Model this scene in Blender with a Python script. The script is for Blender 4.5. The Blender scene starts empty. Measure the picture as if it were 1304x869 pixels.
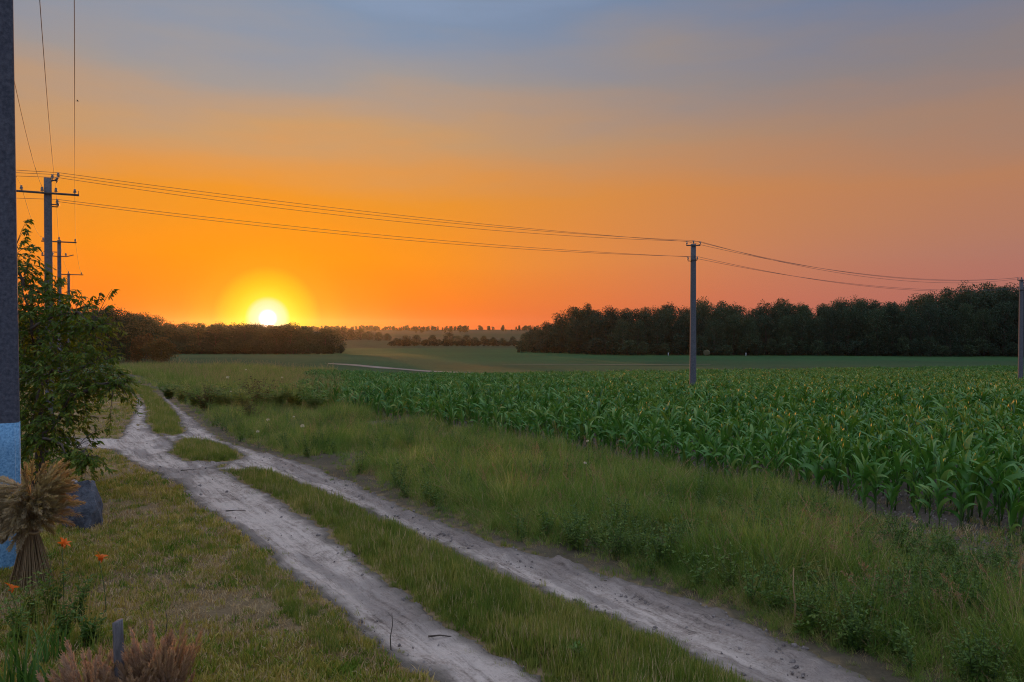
import bpy, math, random
import numpy as np
from mathutils import Vector

R = math.radians
rng = np.random.default_rng(7)
random.seed(7)
scene = bpy.context.scene
COL = scene.collection

# ------------------------------------------------------------------ camera
W_, H_, F_ = 1304.0, 869.0, 1023.0          # photograph size and focal length in its pixels
EYE = np.array([0.0, 0.0, 3.3])
PITCH = math.atan((H_ / 2 - 420.0) / F_)
FWD = np.array([0, math.cos(PITCH), -math.sin(PITCH)])
UPV = np.array([0, math.sin(PITCH), math.cos(PITCH)])
RGT = np.array([1.0, 0, 0])
cam = bpy.data.cameras.new('camera')
cam.sensor_width = 36.0
cam.lens = 36.0 * F_ / W_
cam.clip_start, cam.clip_end = 0.05, 12000
cam_o = bpy.data.objects.new('camera', cam)
COL.objects.link(cam_o)
cam_o.location = EYE
cam_o.rotation_euler = (math.pi / 2 - PITCH, 0, 0)
scene.camera = cam_o

def ray(px, py):
    d = FWD + RGT * ((px - W_ / 2) / F_) + UPV * (-(py - H_ / 2) / F_)
    return d / np.linalg.norm(d)

SUN_DIR = ray(341, 405.5)
SUN_EL = math.asin(SUN_DIR[2])
SUN_AZ = math.atan2(SUN_DIR[0], SUN_DIR[1])

# ------------------------------------------------------------------ world
def lin(r, g, b):
    f = lambda c: (c / 255 / 12.92) if c / 255 <= 0.04045 else ((c / 255 + 0.055) / 1.055) ** 2.4
    return (f(r), f(g), f(b), 1)

world = bpy.data.worlds.new('World')
scene.world = world
world.use_nodes = True
nt = world.node_tree
nt.nodes.clear()
N = lambda t, tree=nt: tree.nodes.new(t)
def L(a, b, tree=nt): tree.links.new(a, b)
def math_node(op, a, b=None, tree=nt, clamp=False):
    n = tree.nodes.new('ShaderNodeMath'); n.operation = op; n.use_clamp = clamp
    for i, x in enumerate((a, b)):
        if x is None: continue
        if isinstance(x, (int, float)): n.inputs[i].default_value = x
        else: tree.links.new(x, n.inputs[i])
    return n.outputs[0]
def ramp_node(fac, stops, tree=nt, interp='EASE'):
    n = tree.nodes.new('ShaderNodeValToRGB')
    n.color_ramp.interpolation = interp
    els = n.color_ramp.elements
    els[0].position, els[0].color = stops[0]
    els[1].position, els[1].color = stops[-1]
    for p, c in stops[1:-1]:
        e = els.new(p); e.color = c
    tree.links.new(fac, n.inputs[0])
    return n
def mix_col(fac, a, b, tree=nt, blend='MIX'):
    n = tree.nodes.new('ShaderNodeMix'); n.data_type = 'RGBA'; n.blend_type = blend
    for s, x in ((n.inputs[0], fac), (n.inputs[6], a), (n.inputs[7], b)):
        if isinstance(x, (int, float)): s.default_value = x
        elif isinstance(x, tuple): s.default_value = x
        else: tree.links.new(x, s)
    return n.outputs[2]

tc = N('ShaderNodeTexCoord')
nrm = N('ShaderNodeVectorMath'); nrm.operation = 'NORMALIZE'; L(tc.outputs['Generated'], nrm.inputs[0])
sep = N('ShaderNodeSeparateXYZ'); L(nrm.outputs[0], sep.inputs[0])
# a few faint, stretched veils so the gradient is not perfectly even
map_ = N('ShaderNodeMapping'); map_.inputs['Scale'].default_value = (2.2, 2.2, 11.0); L(nrm.outputs[0], map_.inputs[0])
veil = N('ShaderNodeTexNoise'); veil.inputs['Scale'].default_value = 1.6; veil.inputs['Detail'].default_value = 7; L(map_.outputs[0], veil.inputs['Vector'])
el = math_node('ARCSINE', sep.outputs[2])
el = math_node('DIVIDE', el, math.pi / 2, clamp=True)
el = math_node('ADD', el, math_node('MULTIPLY', math_node('SUBTRACT', veil.outputs['Fac'], 0.5), math_node('MULTIPLY', el, 0.44)), clamp=True)
def stops(rows): return [(e / 90.0, lin(*c)) for e, c in rows]
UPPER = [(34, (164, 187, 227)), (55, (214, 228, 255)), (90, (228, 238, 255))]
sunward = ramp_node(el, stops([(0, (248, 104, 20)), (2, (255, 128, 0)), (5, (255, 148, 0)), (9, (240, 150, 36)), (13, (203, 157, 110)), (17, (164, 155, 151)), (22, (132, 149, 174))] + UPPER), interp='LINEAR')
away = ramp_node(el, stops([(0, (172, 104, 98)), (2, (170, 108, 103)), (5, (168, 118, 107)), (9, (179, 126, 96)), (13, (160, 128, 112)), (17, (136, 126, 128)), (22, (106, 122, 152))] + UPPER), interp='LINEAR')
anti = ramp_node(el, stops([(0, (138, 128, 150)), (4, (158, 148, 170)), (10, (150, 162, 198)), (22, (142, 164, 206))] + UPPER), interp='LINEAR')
# azimuth away from the sun
cr = N('ShaderNodeVectorMath'); cr.operation = 'MULTIPLY'; cr.inputs[1].default_value = (1, 1, 0); L(nrm.outputs[0], cr.inputs[0])
cn = N('ShaderNodeVectorMath'); cn.operation = 'NORMALIZE'; L(cr.outputs[0], cn.inputs[0])
dd = N('ShaderNodeVectorMath'); dd.operation = 'DISTANCE'; dd.inputs[1].default_value = (math.sin(SUN_AZ), math.cos(SUN_AZ), 0); L(cn.outputs[0], dd.inputs[0])
azf = ramp_node(dd.outputs['Value'], [(0.0, (0, 0, 0, 1)), (0.12, (0.0, 0, 0, 1)), (0.30, (0.18, 0.18, 0.18, 1)), (0.62, (0.82, 0.82, 0.82, 1)), (0.95, (1, 1, 1, 1))], interp='B_SPLINE')
base = mix_col(azf.outputs[0], sunward.outputs[0], away.outputs[0])
# the sky opposite the sunset is cool
azb = ramp_node(math_node('MULTIPLY', dd.outputs['Value'], 0.5), [(0.0, (0, 0, 0, 1)), (0.46, (0, 0, 0, 1)), (0.82, (1, 1, 1, 1)), (1.0, (1, 1, 1, 1))], interp='EASE')
base = mix_col(azb.outputs[0], base, anti.outputs[0])
# the sun and its aureole
ds = N('ShaderNodeVectorMath'); ds.operation = 'DISTANCE'; ds.inputs[1].default_value = tuple(SUN_DIR); L(nrm.outputs[0], ds.inputs[0])
th = math_node('MULTIPLY', ds.outputs['Value'], 180 / math.pi / 10.0, clamp=True)       # 0..1 for 0..10 degrees
gc = ramp_node(th, [(0.0, (1.7, 1.6, 1.5, 1)), (0.040, (1.7, 1.6, 1.5, 1)), (0.066, (1.0, 0.90, 0.55, 1)), (0.115, (1.0, 0.83, 0.36, 1)), (0.150, (1.0, 0.74, 0.02, 1)), (0.23, (1.0, 0.56, 0.0, 1)), (0.36, (1.0, 0.34, 0.0, 1)), (1.0, (1.0, 0.27, 0.0, 1))], interp='LINEAR')
gf = ramp_node(th, [(0.0, (1, 1, 1, 1)), (0.24, (1, 1, 1, 1)), (0.36, (0.8, 0.8, 0.8, 1)), (0.62, (0.3, 0.3, 0.3, 1)), (1.0, (0, 0, 0, 1))], interp='EASE')
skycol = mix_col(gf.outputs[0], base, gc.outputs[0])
nish = N('ShaderNodeTexSky'); nish.sky_type = 'NISHITA'; nish.sun_disc = False
nish.sun_elevation = SUN_EL; nish.sun_rotation = SUN_AZ; nish.dust_density = 3.0; nish.air_density = 1.0
scl = N('ShaderNodeVectorMath'); scl.operation = 'SCALE'; scl.inputs['Scale'].default_value = 10.0; L(skycol, scl.inputs[0])
SKY_FINAL = mix_col(0.0, scl.outputs[0], nish.outputs[0])
nmix = SKY_FINAL.node
nmix.inputs[0].default_value = 0.015
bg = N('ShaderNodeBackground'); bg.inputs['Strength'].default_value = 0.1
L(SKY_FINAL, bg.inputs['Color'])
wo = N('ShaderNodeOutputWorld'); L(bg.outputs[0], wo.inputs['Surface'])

# ------------------------------------------------------------------ sun lamp
sl = bpy.data.lights.new('sun', 'SUN')
sl.energy = 2.5
sl.angle = R(0.6)
sl.color = (1.0, 0.36, 0.08)
so = bpy.data.objects.new('sun', sl)
COL.objects.link(so)
so.location = (-80, 250, 40)
SUN_LAMP = np.array([SUN_DIR[0], SUN_DIR[1], SUN_DIR[2] + 0.0015])
so.rotation_euler = Vector(-SUN_LAMP).to_track_quat('-Z', 'Y').to_euler()

# ------------------------------------------------------------------ exposure / render
vs = scene.view_settings
vs.view_transform = 'Standard'; vs.look = 'None'; vs.exposure = 0.0; vs.gamma = 1.0; vs.use_curve_mapping = False
scene.render.engine = 'CYCLES'
cy = scene.cycles
cy.max_bounces = 6; cy.diffuse_bounces = 3; cy.glossy_bounces = 2; cy.transmission_bounces = 4; cy.transparent_max_bounces = 6; cy.volume_bounces = 0
cy.filter_width = 1.1
cy.use_denoising = True
cy.denoising_prefilter = 'NONE'
try: cy.denoiser = 'OPENIMAGEDENOISE'
except Exception: pass
cy.caustics_reflective = cy.caustics_refractive = False

# ------------------------------------------------------------------ mesh helpers
def make_mesh(name, V, faces, smooth=False):
    V = np.asarray(V, dtype=np.float32).reshape(-1, 3)
    faces = [np.asarray(f, dtype=np.int32) for f in faces if len(f)]
    me = bpy.data.meshes.new(name)
    me.vertices.add(len(V)); me.vertices.foreach_set('co', V.ravel())
    tot_l = sum(f.size for f in faces); tot_p = sum(len(f) for f in faces)
    me.loops.add(tot_l); me.polygons.add(tot_p)
    me.loops.foreach_set('vertex_index', np.concatenate([f.ravel() for f in faces]))
    ls, k = [], 0
    for f in faces:
        ls.append(np.arange(len(f), dtype=np.int32) * f.shape[1] + k); k += f.size
    me.polygons.foreach_set('loop_start', np.concatenate(ls))
    if smooth: me.polygons.foreach_set('use_smooth', np.ones(tot_p, dtype=bool))
    me.update(calc_edges=True)
    return me

class MB:
    """collects vertices, quads and triangles for one mesh object"""
    def __init__(s): s.V = []; s.Q = []; s.T = []; s.n = 0
    def add(s, V, Q=None, T=None):
        V = np.asarray(V, float).reshape(-1, 3)
        if Q is not None and len(Q): s.Q.append(np.asarray(Q, int) + s.n)
        if T is not None and len(T): s.T.append(np.asarray(T, int) + s.n)
        s.V.append(V); s.n += len(V)
        return s
    def tube(s, P, rad, sides=6, cap=True):
        P = np.asarray(P, float); n = len(P)
        rad = np.broadcast_to(np.asarray(rad, float), (n,))
        T = np.gradient(P, axis=0); T /= np.linalg.norm(T, axis=1)[:, None] + 1e-9
        ref = np.array([0, 0, 1.0]) if abs(T[:, 2]).mean() < 0.8 else np.array([1.0, 0, 0])
        A = np.cross(T, ref); A /= np.linalg.norm(A, axis=1)[:, None] + 1e-9
        B = np.cross(T, A)
        a = np.arange(sides) * 2 * math.pi / sides
        V = P[:, None] + rad[:, None, None] * (np.cos(a)[None, :, None] * A[:, None] + np.sin(a)[None, :, None] * B[:, None])
        i = np.arange(n - 1)[:, None] * sides; j = np.arange(sides)[None]; j2 = (j + 1) % sides
        Q = np.stack([i + j, i + j2, i + sides + j2, i + sides + j], -1).reshape(-1, 4)
        V = V.reshape(-1, 3); Tt = []
        if cap:
            c0, c1 = len(V), len(V) + 1
            V = np.vstack([V, P[0], P[-1]])
            for k in range(sides):
                k2 = (k + 1) % sides
                Tt += [(c0, k2, k), (c1, (n - 1) * sides + k, (n - 1) * sides + k2)]
        return s.add(V, Q, Tt)
    def box(s, c, size, ax=(1, 0, 0), ay=None):
        ax = np.array(ax, float); ax /= np.linalg.norm(ax)
        az = np.array([0, 0, 1.0])
        ay_ = np.cross(az, ax); ay_ /= np.linalg.norm(ay_)
        az = np.cross(ax, ay_)
        h = np.array(size) / 2; b = min(h) * 0.18
        V = []
        for z, q in ((-h[2], b), (-h[2] + b, 0), (h[2] - b, 0), (h[2], b)):
            for x, y in ((-1, -1), (1, -1), (1, 1), (-1, 1)):
                V.append(np.array(c) + ax * x * (h[0] - q) + ay_ * y * (h[1] - q) + az * z)
        Q = [(3, 2, 1, 0), (12, 13, 14, 15)]
        for k in range(3):
            for j in range(4):
                Q.append((k * 4 + j, k * 4 + (j + 1) % 4, k * 4 + 4 + (j + 1) % 4, k * 4 + 4 + j))
        return s.add(V, Q)
    def mesh(s, name, smooth=False):
        f = []
        if s.Q: f.append(np.vstack(s.Q))
        if s.T: f.append(np.vstack(s.T))
        return make_mesh(name, np.vstack(s.V), f, smooth)
    def build(s, name, mat, parent=None, smooth=False):
        return obj(name, s.mesh(name, smooth), mat, parent)

def obj(name, me, mat=None, parent=None):
    o = bpy.data.objects.new(name, me)
    if mat is not None and not me.materials: me.materials.append(mat)
    COL.objects.link(o)
    if parent is not None: o.parent = parent
    return o
def empty(name, loc, rz=0.0):
    o = bpy.data.objects.new(name, None); COL.objects.link(o)
    o.location = loc; o.rotation_euler = (0, 0, rz); o.empty_display_size = 0.2
    return o
def tag(o, label=None, cat=None, group=None, kind=None):
    if label: o['label'] = label
    if cat: o['category'] = cat
    if group: o['group'] = group
    if kind: o['kind'] = kind
    return o
def copy_tree(o, parent=None):
    c = o.copy(); COL.objects.link(c); c.parent = parent
    for ch in list(o.children): copy_tree(ch, c)
    return c
def rotmats(az, tilt=None, roll=None):
    """N x 3 x 3: roll about x, tilt about y, then azimuth about z"""
    az = np.asarray(az, float); n = len(az)
    tilt = np.zeros(n) if tilt is None else np.asarray(tilt, float)
    roll = np.zeros(n) if roll is None else np.asarray(roll, float)
    ca, sa, ct, st, cr_, sr = np.cos(az), np.sin(az), np.cos(tilt), np.sin(tilt), np.cos(roll), np.sin(roll)
    M = np.empty((n, 3, 3))
    M[:, 0] = np.stack([ca * ct, ca * st * sr - sa * cr_, ca * st * cr_ + sa * sr], 1)
    M[:, 1] = np.stack([sa * ct, sa * st * sr + ca * cr_, sa * st * cr_ - ca * sr], 1)
    M[:, 2] = np.stack([-st, ct * sr, ct * cr_], 1)
    return M
def multi(tV, tF, M, P, S=None):
    """copies of a template joined: returns vertices and faces"""
    tV = np.asarray(tV, float); tF = np.asarray(tF, int)
    n = len(P)
    S = np.ones(n) if S is None else np.asarray(S, float)
    S = S[:, None, None] if S.ndim == 1 else S[:, None, :]
    V = np.einsum('nij,nvj->nvi', M, tV[None] * S) + np.asarray(P)[:, None]
    F = (tF[None] + (np.arange(n) * len(tV))[:, None, None]).reshape(-1, tF.shape[1])
    return V.reshape(-1, 3), F

# ------------------------------------------------------------------ noise and terrain
def _hash(ix, iy, s): 
    h = (ix * 374761393 + iy * 668265263 + s * 974634787) & 0xffffffff
    h = ((h ^ (h >> 13)) * 1274126177) & 0xffffffff
    return ((h ^ (h >> 16)) & 0xffff) / 65535.0
def vnoise(x, y, s=0):
    x = np.asarray(x, float); y = np.asarray(y, float)
    ix = np.floor(x).astype(np.int64); iy = np.floor(y).astype(np.int64)
    fx = x - ix; fy = y - iy
    fx = fx * fx * (3 - 2 * fx); fy = fy * fy * (3 - 2 * fy)
    a = _hash(ix, iy, s); b = _hash(ix + 1, iy, s); c = _hash(ix, iy + 1, s); d = _hash(ix + 1, iy + 1, s)
    return (a * (1 - fx) + b * fx) * (1 - fy) + (c * (1 - fx) + d * fx) * fy
def fbm(x, y, s=0, o=4):
    r = 0; a = 0.5; t = 0
    for k in range(o):
        r = r + a * vnoise(np.asarray(x) * 2 ** k, np.asarray(y) * 2 ** k, s + k * 17); t += a; a *= 0.5
    return r / t
def sstep(a, b, x):
    t = np.clip((np.asarray(x, float) - a) / (b - a), 0, 1)
    return t * t * (3 - 2 * t)
_yt = np.arange(-200, 6001, 2.0)
_zt = np.interp(_yt, [-200, 0, 18, 34, 47, 71, 100, 150, 200, 300, 400, 500, 600, 1000, 1500, 2000, 2600],
                [0, 0, 0, -.35, -.9, -1.9, -3.2, -4.7, -5.6, -6.3, -6.6, -6.3, -5.5, -1.4, 2.2, 2.9, 2.9])
_k = np.exp(-np.linspace(-2, 2, 9) ** 2); _k /= _k.sum()
_zt = np.convolve(np.pad(_zt, 4, mode='edge'), _k, 'valid')
def hgt(x, y):
    x = np.asarray(x, float); y = np.asarray(y, float)
    z = np.interp(y, _yt, _zt)
    flat = 0.4 * sstep(-8, -40, x) * (1 - sstep(180, 320, y))
    z = z * (1 - flat)
    far = sstep(60, 400, y)
    z = z + far * 1.6 * (fbm(x / 160, y / 160, 3, 2) - 0.5)
    z = z + 0.10 * (fbm(x / 2.4, y / 2.4, 11, 3) - 0.5) * sstep(150, 60, y)
    return z
def at(px, py):
    d = ray(px, py); t = 2.0
    while t < 4000:
        p = EYE + d * t
        if p[2] < float(hgt(p[0], p[1])): break
        t += 0.02 + t * 0.002
    return EYE + d * t
def at_y(px, py, Y):
    d = ray(px, py); return EYE + d * (Y / d[1])
def on_ground(px, Y):
    d = ray(px, 434.5); p = EYE + d * (Y / d[1]); p[2] = float(hgt(p[0], p[1])); return p
def visible(x, y, m=2.5): return (y > 4.5) & (np.abs(x) < y * 0.645 + m)
UD = np.array([-0.545, 0.838]); VD = np.array([0.838, 0.545])
def uv_of(x, y): return x * UD[0] + y * UD[1], x * VD[0] + y * VD[1]
def xy_of(u, v): return u * UD[0] + v * VD[0], u * UD[1] + v * VD[1]

# ------------------------------------------------------------------ road outline on the ground
def poly_world(px): return np.array([at(*p)[:2] for p in px])
def ext(p, q, d): p = np.array(p); q = np.array(q); return p + (p - q) / np.linalg.norm(p - q) * d
LL = poly_world([(545, 866), (483, 833), (433, 785), (387, 746), (330, 700), (272, 655), (227, 621), (190, 600), (158, 584)])
LR = poly_world([(687, 865), (637, 835), (575, 800), (506, 747), (457, 708), (407, 670), (345, 634), (300, 608), (276, 598), (290, 590), (240, 588), (216, 576), (226, 565), (212, 559), (196, 551), (188, 538), (187, 520), (179, 507), (170, 498)])
LL2 = poly_world([(140, 573), (90, 571), (70, 571), (70, 557), (112, 558), (150, 560), (162, 541), (172, 523), (173, 510), (162, 498)])
RL = poly_world([(935, 869), (830, 812), (790, 796), (713, 766), (637, 735), (545, 689), (476, 658), (407, 628), (350, 606), (318, 597), (282, 597), (300, 588), (310, 582), (285, 568), (250, 560), (222, 561), (233, 550), (228, 534), (217, 518), (206, 507), (192, 497)])
RR = poly_world([(1110, 869), (1082, 855), (997, 819), (916, 778), (824, 747), (744, 723), (644, 696), (522, 650), (445, 613), (400, 596), (347, 580), (287, 562), (266, 550), (240, 528), (218, 511), (200, 498)])
# carried on behind the photographer and away to the left in the distance
dirn = np.array([0.545, -0.838])
LL = np.vstack([LL[0] + dirn * 14, LL]); LR = np.vstack([LR[0] + dirn * 14, LR]); RL = np.vstack([RL[0] + dirn * 14, RL]); RR = np.vstack([RR[0] + dirn * 14, RR])
POLYS = [np.vstack([LL, LL2, LR[::-1]]), np.vstack([RL, RR[::-1]]),
         poly_world([(203, 552), (214, 563), (226, 563), (238, 549), (222, 556)]), poly_world([(268, 600), (320, 600), (314, 582), (294, 588)])]
def seg_dist(x, y, P):
    best = np.full(x.shape, 1e9); ins = np.zeros(x.shape, bool)
    for k in range(len(P)):
        a, b = P[k], P[(k + 1) % len(P)]
        ex, ey = b - a
        t = np.clip(((x - a[0]) * ex + (y - a[1]) * ey) / (ex * ex + ey * ey + 1e-12), 0, 1)
        best = np.minimum(best, np.hypot(x - a[0] - t * ex, y - a[1] - t * ey))
        c = ((a[1] > y) != (b[1] > y)) & (x < (b[0] - a[0]) * (y - a[1]) / (b[1] - a[1] + 1e-12) + a[0])
        ins ^= c
    return np.where(ins, best, -best)
def sand_sd(x, y):
    """signed distance into the bare sand, ragged at its edge"""
    x = np.asarray(x, float); y = np.asarray(y, float)
    out = np.full(x.shape, -9.0)
    m = (y < 60) & (y > -14) & (np.abs(x) < 32)
    if m.any():
        xs, ys = x[m], y[m]
        s = np.full(xs.shape, -9.0)
        for P in POLYS: s = np.maximum(s, seg_dist(xs, ys, P))
        s = s + 0.26 * (fbm(xs / 0.7, ys / 0.7, 41, 3) - 0.5) + 0.16 * (fbm(xs / 0.16, ys / 0.16, 42, 2) - 0.5)
        out[m] = s
    return out
def curve_v(P):
    u, v = uv_of(P[:, 0], P[:, 1]); o = np.argsort(u); return u[o], v[o]
_ul, _vl = curve_v(LL); _ur, _vr = curve_v(RR)
_ul2, _vl2 = curve_v(LL2[5:])
_uL = np.concatenate([_ul, _ul2[_ul2 > _ul.max()]]); _vL = np.concatenate([_vl, _vl2[_ul2 > _ul.max()]])
def v_left(u): return np.interp(u, _uL, _vL)
def v_right(u): return np.interp(u, _ur, _vr)
CORN_V = 13.3
def corn_far(x): return 92 + np.clip(x + 25, 0, 120) * 0.62 + 5 * (vnoise(x / 14, 0.3, 5) - 0.5)

# ------------------------------------------------------------------ materials
def new_mat(name):
    m = bpy.data.materials.new(name); m.use_nodes = True
    t = m.node_tree; t.nodes.clear()
    return m, t, t.nodes.new('ShaderNodeOutputMaterial')
def noise(t, scale, detail=4, rough=0.55, vec=None, dist=0.0):
    n = t.nodes.new('ShaderNodeTexNoise'); n.inputs['Scale'].default_value = scale; n.inputs['Detail'].default_value = detail
    n.inputs['Roughness'].default_value = rough; n.inputs['Distortion'].default_value = dist
    if vec is not None: t.links.new(vec, n.inputs['Vector'])
    return n.outputs['Fac']
def bump(t, h, strength=0.5, dist=0.02):
    b = t.nodes.new('ShaderNodeBump'); b.inputs['Strength'].default_value = strength; b.inputs['Distance'].default_value = dist
    t.links.new(h, b.inputs['Height']); return b.outputs['Normal']
def c4(c): return (c[0], c[1], c[2], 1.0)
def leaf_mat(name, cols, rough=0.55, transl=0.35, spec=0.35, world_scale=0.0, clump=0.5, gain=1.0):
    """cols: a ramp of leaf colours, picked per leaf and per plant"""
    m, t, out = new_mat(name)
    oi = t.nodes.new('ShaderNodeObjectInfo')
    gi = t.nodes.new('ShaderNodeNewGeometry')
    f = math_node('ADD', math_node('MULTIPLY', oi.outputs['Random'], clump, t), math_node('MULTIPLY', gi.outputs['Random Per Island'], 1 - clump, t), t)
    if world_scale:
        nz = noise(t, world_scale, 2, vec=gi.outputs['Position'])
        f = math_node('ADD', math_node('MULTIPLY', f, 0.55, t), math_node('MULTIPLY', nz, 0.5, t), t)
    f = math_node('ADD', math_node('MULTIPLY', math_node('SUBTRACT', f, 0.5, t), 1.35, t), 0.5, t, clamp=True)
    k = len(cols) - 1
    cols = [tuple(min(0.7, q * gain) for q in c) for c in cols]
    rp = ramp_node(f, [(i / k, c4(c)) for i, c in enumerate(cols)], t, 'LINEAR').outputs[0]
    p = t.nodes.new('ShaderNodeBsdfPrincipled')
    t.links.new(rp, p.inputs['Base Color'])
    p.inputs['Roughness'].default_value = rough
    p.inputs['Specular IOR Level'].default_value = spec
    tr = t.nodes.new('ShaderNodeBsdfTranslucent')
    warm = mix_col(1.0, rp, (1.25, 1.15, 0.6, 1), t, 'MULTIPLY'); t.links.new(warm, tr.inputs['Color'])
    ms = t.nodes.new('ShaderNodeMixShader'); ms.inputs[0].default_value = transl
    t.links.new(p.outputs[0], ms.inputs[1]); t.links.new(tr.outputs[0], ms.inputs[2])
    t.links.new(ms.outputs[0], out.inputs['Surface'])
    return m
def solid_mat(name, c1, c2, scale=6.0, rough=0.8, bumpd=0.01, bstr=0.6, stretch=None, spec=0.3, detail=6):
    m, t, out = new_mat(name)
    tcn = t.nodes.new('ShaderNodeTexCoord'); vec = tcn.outputs['Object']
    if stretch:
        mp = t.nodes.new('ShaderNodeMapping'); mp.inputs['Scale'].default_value = stretch; t.links.new(vec, mp.inputs[0]); vec = mp.outputs[0]
    f = noise(t, scale, detail, 0.6, vec)
    f2 = noise(t, scale * 7, 4, 0.6, vec)
    fm = math_node('ADD', math_node('MULTIPLY', f, 0.65, t), math_node('MULTIPLY', f2, 0.35, t), t)
    rp = ramp_node(fm, [(0.34, c4(c1)), (0.66, c4(c2))], t, 'LINEAR')
    p = t.nodes.new('ShaderNodeBsdfPrincipled'); p.inputs['Roughness'].default_value = rough; p.inputs['Specular IOR Level'].default_value = spec
    t.links.new(rp.outputs[0], p.inputs['Base Color'])
    t.links.new(bump(t, fm, bstr, bumpd), p.inputs['Normal'])
    t.links.new(p.outputs[0], out.inputs['Surface'])
    return m

def ground_material():
    m, t, out = new_mat('ground_soil_and_turf')
    at_ = t.nodes.new('ShaderNodeAttribute'); at_.attribute_name = 'gcol'
    gi = t.nodes.new('ShaderNodeNewGeometry'); pos = gi.outputs['Position']
    f = noise(t, 0.9, 6, 0.62, pos); g = noise(t, 22, 8, 0.75, pos); h = noise(t, 0.03, 4, 0.6, pos)
    v = math_node('ADD', math_node('MULTIPLY', f, 0.7, t), math_node('MULTIPLY', g, 0.6, t), t)
    v = math_node('ADD', v, math_node('MULTIPLY', h, 0.5, t), t)
    v = math_node('ADD', math_node('MULTIPLY', math_node('SUBTRACT', v, 0.9, t), 1.9, t), 1.0, t)
    s = t.nodes.new('ShaderNodeVectorMath'); s.operation = 'SCALE'
    t.links.new(at_.outputs['Color'], s.inputs[0]); t.links.new(v, s.inputs['Scale'])
    p = t.nodes.new('ShaderNodeBsdfPrincipled'); p.inputs['Roughness'].default_value = 0.95; p.inputs['Specular IOR Level'].default_value = 0.1
    t.links.new(s.outputs[0], p.inputs['Base Color'])
    t.links.new(bump(t, math_node('ADD', f, g, t), 0.8, 0.03), p.inputs['Normal'])
    t.links.new(p.outputs[0], out.inputs['Surface'])
    return m
def sand_material():
    m, t, out = new_mat('road_sand')
    a1 = t.nodes.new('ShaderNodeAttribute'); a1.attribute_name = 'uvw'
    a2 = t.nodes.new('ShaderNodeAttribute'); a2.attribute_name = 'churn'
    a3 = t.nodes.new('ShaderNodeAttribute'); a3.attribute_name = 'edge'
    gi = t.nodes.new('ShaderNodeNewGeometry'); pos = gi.outputs['Position']
    mp = t.nodes.new('ShaderNodeMapping'); mp.inputs['Scale'].default_value = (0.35, 9.0, 1.0); t.links.new(a1.outputs['Vector'], mp.inputs[0])
    lines = noise(t, 1.3, 5, 0.65, mp.outputs[0], 0.4)
    big = noise(t, 0.8, 5, 0.6, pos); fine = noise(t, 30, 5, 0.65, pos); mid = noise(t, 6, 5, 0.65, pos)
    f = math_node('ADD', math_node('MULTIPLY', lines, 0.45, t), math_node('MULTIPLY', big, 0.35, t), t)
    f = math_node('ADD', f, math_node('MULTIPLY', math_node('ADD', math_node('ADD', fine, mid, t), -1.0, t), 0.30, t), t)
    f = math_node('ADD', f, 0.12, t)
    rp = ramp_node(f, [(0.38, (0.20, 0.155, 0.125, 1)), (0.46, (0.44, 0.34, 0.275, 1)), (0.56, (0.66, 0.53, 0.44, 1))], t, 'LINEAR')
    soil = ramp_node(mid, [(0.3, (0.06, 0.045, 0.038, 1)), (0.7, (0.26, 0.205, 0.175, 1))], t, 'LINEAR')
    cf = math_node('MULTIPLY', a2.outputs['Fac'], math_node('ADD', math_node('MULTIPLY', mid, 1.6, t), -0.15, t), t, clamp=True)
    c = mix_col(cf, rp.outputs[0], soil.outputs[0], t)
    grassy = mix_col(mid, (0.12, 0.095, 0.07, 1), (0.22, 0.18, 0.14, 1), t)
    c = mix_col(a3.outputs['Fac'], c, grassy, t)
    p = t.nodes.new('ShaderNodeBsdfPrincipled'); p.inputs['Roughness'].default_value = 0.95; p.inputs['Specular IOR Level'].default_value = 0.12
    t.links.new(c, p.inputs['Base Color'])
    hh = math_node('ADD', math_node('MULTIPLY', lines, 1.0, t), math_node('ADD', math_node('MULTIPLY', mid, 0.8, t), math_node('MULTIPLY', fine, 0.35, t), t), t)
    t.links.new(bump(t, hh, 1.0, 0.07), p.inputs['Normal'])
    t.links.new(p.outputs[0], out.inputs['Surface'])
    return m

M_ground = ground_material()
M_sand = sand_material()
M_lawn = leaf_mat('lawn_blades', [(0.03, 0.075, 0.008), (0.09, 0.14, 0.014), (0.24, 0.19, 0.04), (0.50, 0.31, 0.12)], 0.7, 0.3, 0.2, world_scale=0.9, clump=0.65, gain=1.7)
M_median = leaf_mat('median_blades', [(0.04, 0.075, 0.012), (0.09, 0.135, 0.02), (0.175, 0.185, 0.04), (0.34, 0.27, 0.10)], 0.65, 0.35, 0.25, world_scale=0.9, clump=0.6, gain=1.6)
M_verge = leaf_mat('verge_blades', [(0.024, 0.06, 0.012), (0.062, 0.118, 0.02), (0.11, 0.17, 0.03), (0.18, 0.20, 0.05), (0.40, 0.33, 0.14)], 0.6, 0.4, 0.25, world_scale=0.7, clump=0.65, gain=1.75)
M_straw = leaf_mat('dry_straw', [(0.30, 0.20, 0.10), (0.44, 0.31, 0.16), (0.56, 0.42, 0.24)], 0.75, 0.3, 0.2, gain=1.1)
M_seed = leaf_mat('seed_heads', [(0.22, 0.15, 0.08), (0.32, 0.21, 0.12), (0.40, 0.26, 0.16)], 0.8, 0.35, 0.1)
M_herb = leaf_mat('herb_leaves', [(0.05, 0.10, 0.014), (0.085, 0.15, 0.022), (0.15, 0.20, 0.04)], 0.55, 0.35, 0.35, gain=1.35)
M_corn = leaf_mat('corn_leaves', [(0.018, 0.075, 0.008), (0.04, 0.13, 0.014), (0.06, 0.165, 0.02), (0.09, 0.20, 0.028), (0.20, 0.25, 0.05)], 0.5, 0.22, 0.55, gain=1.35)
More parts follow.
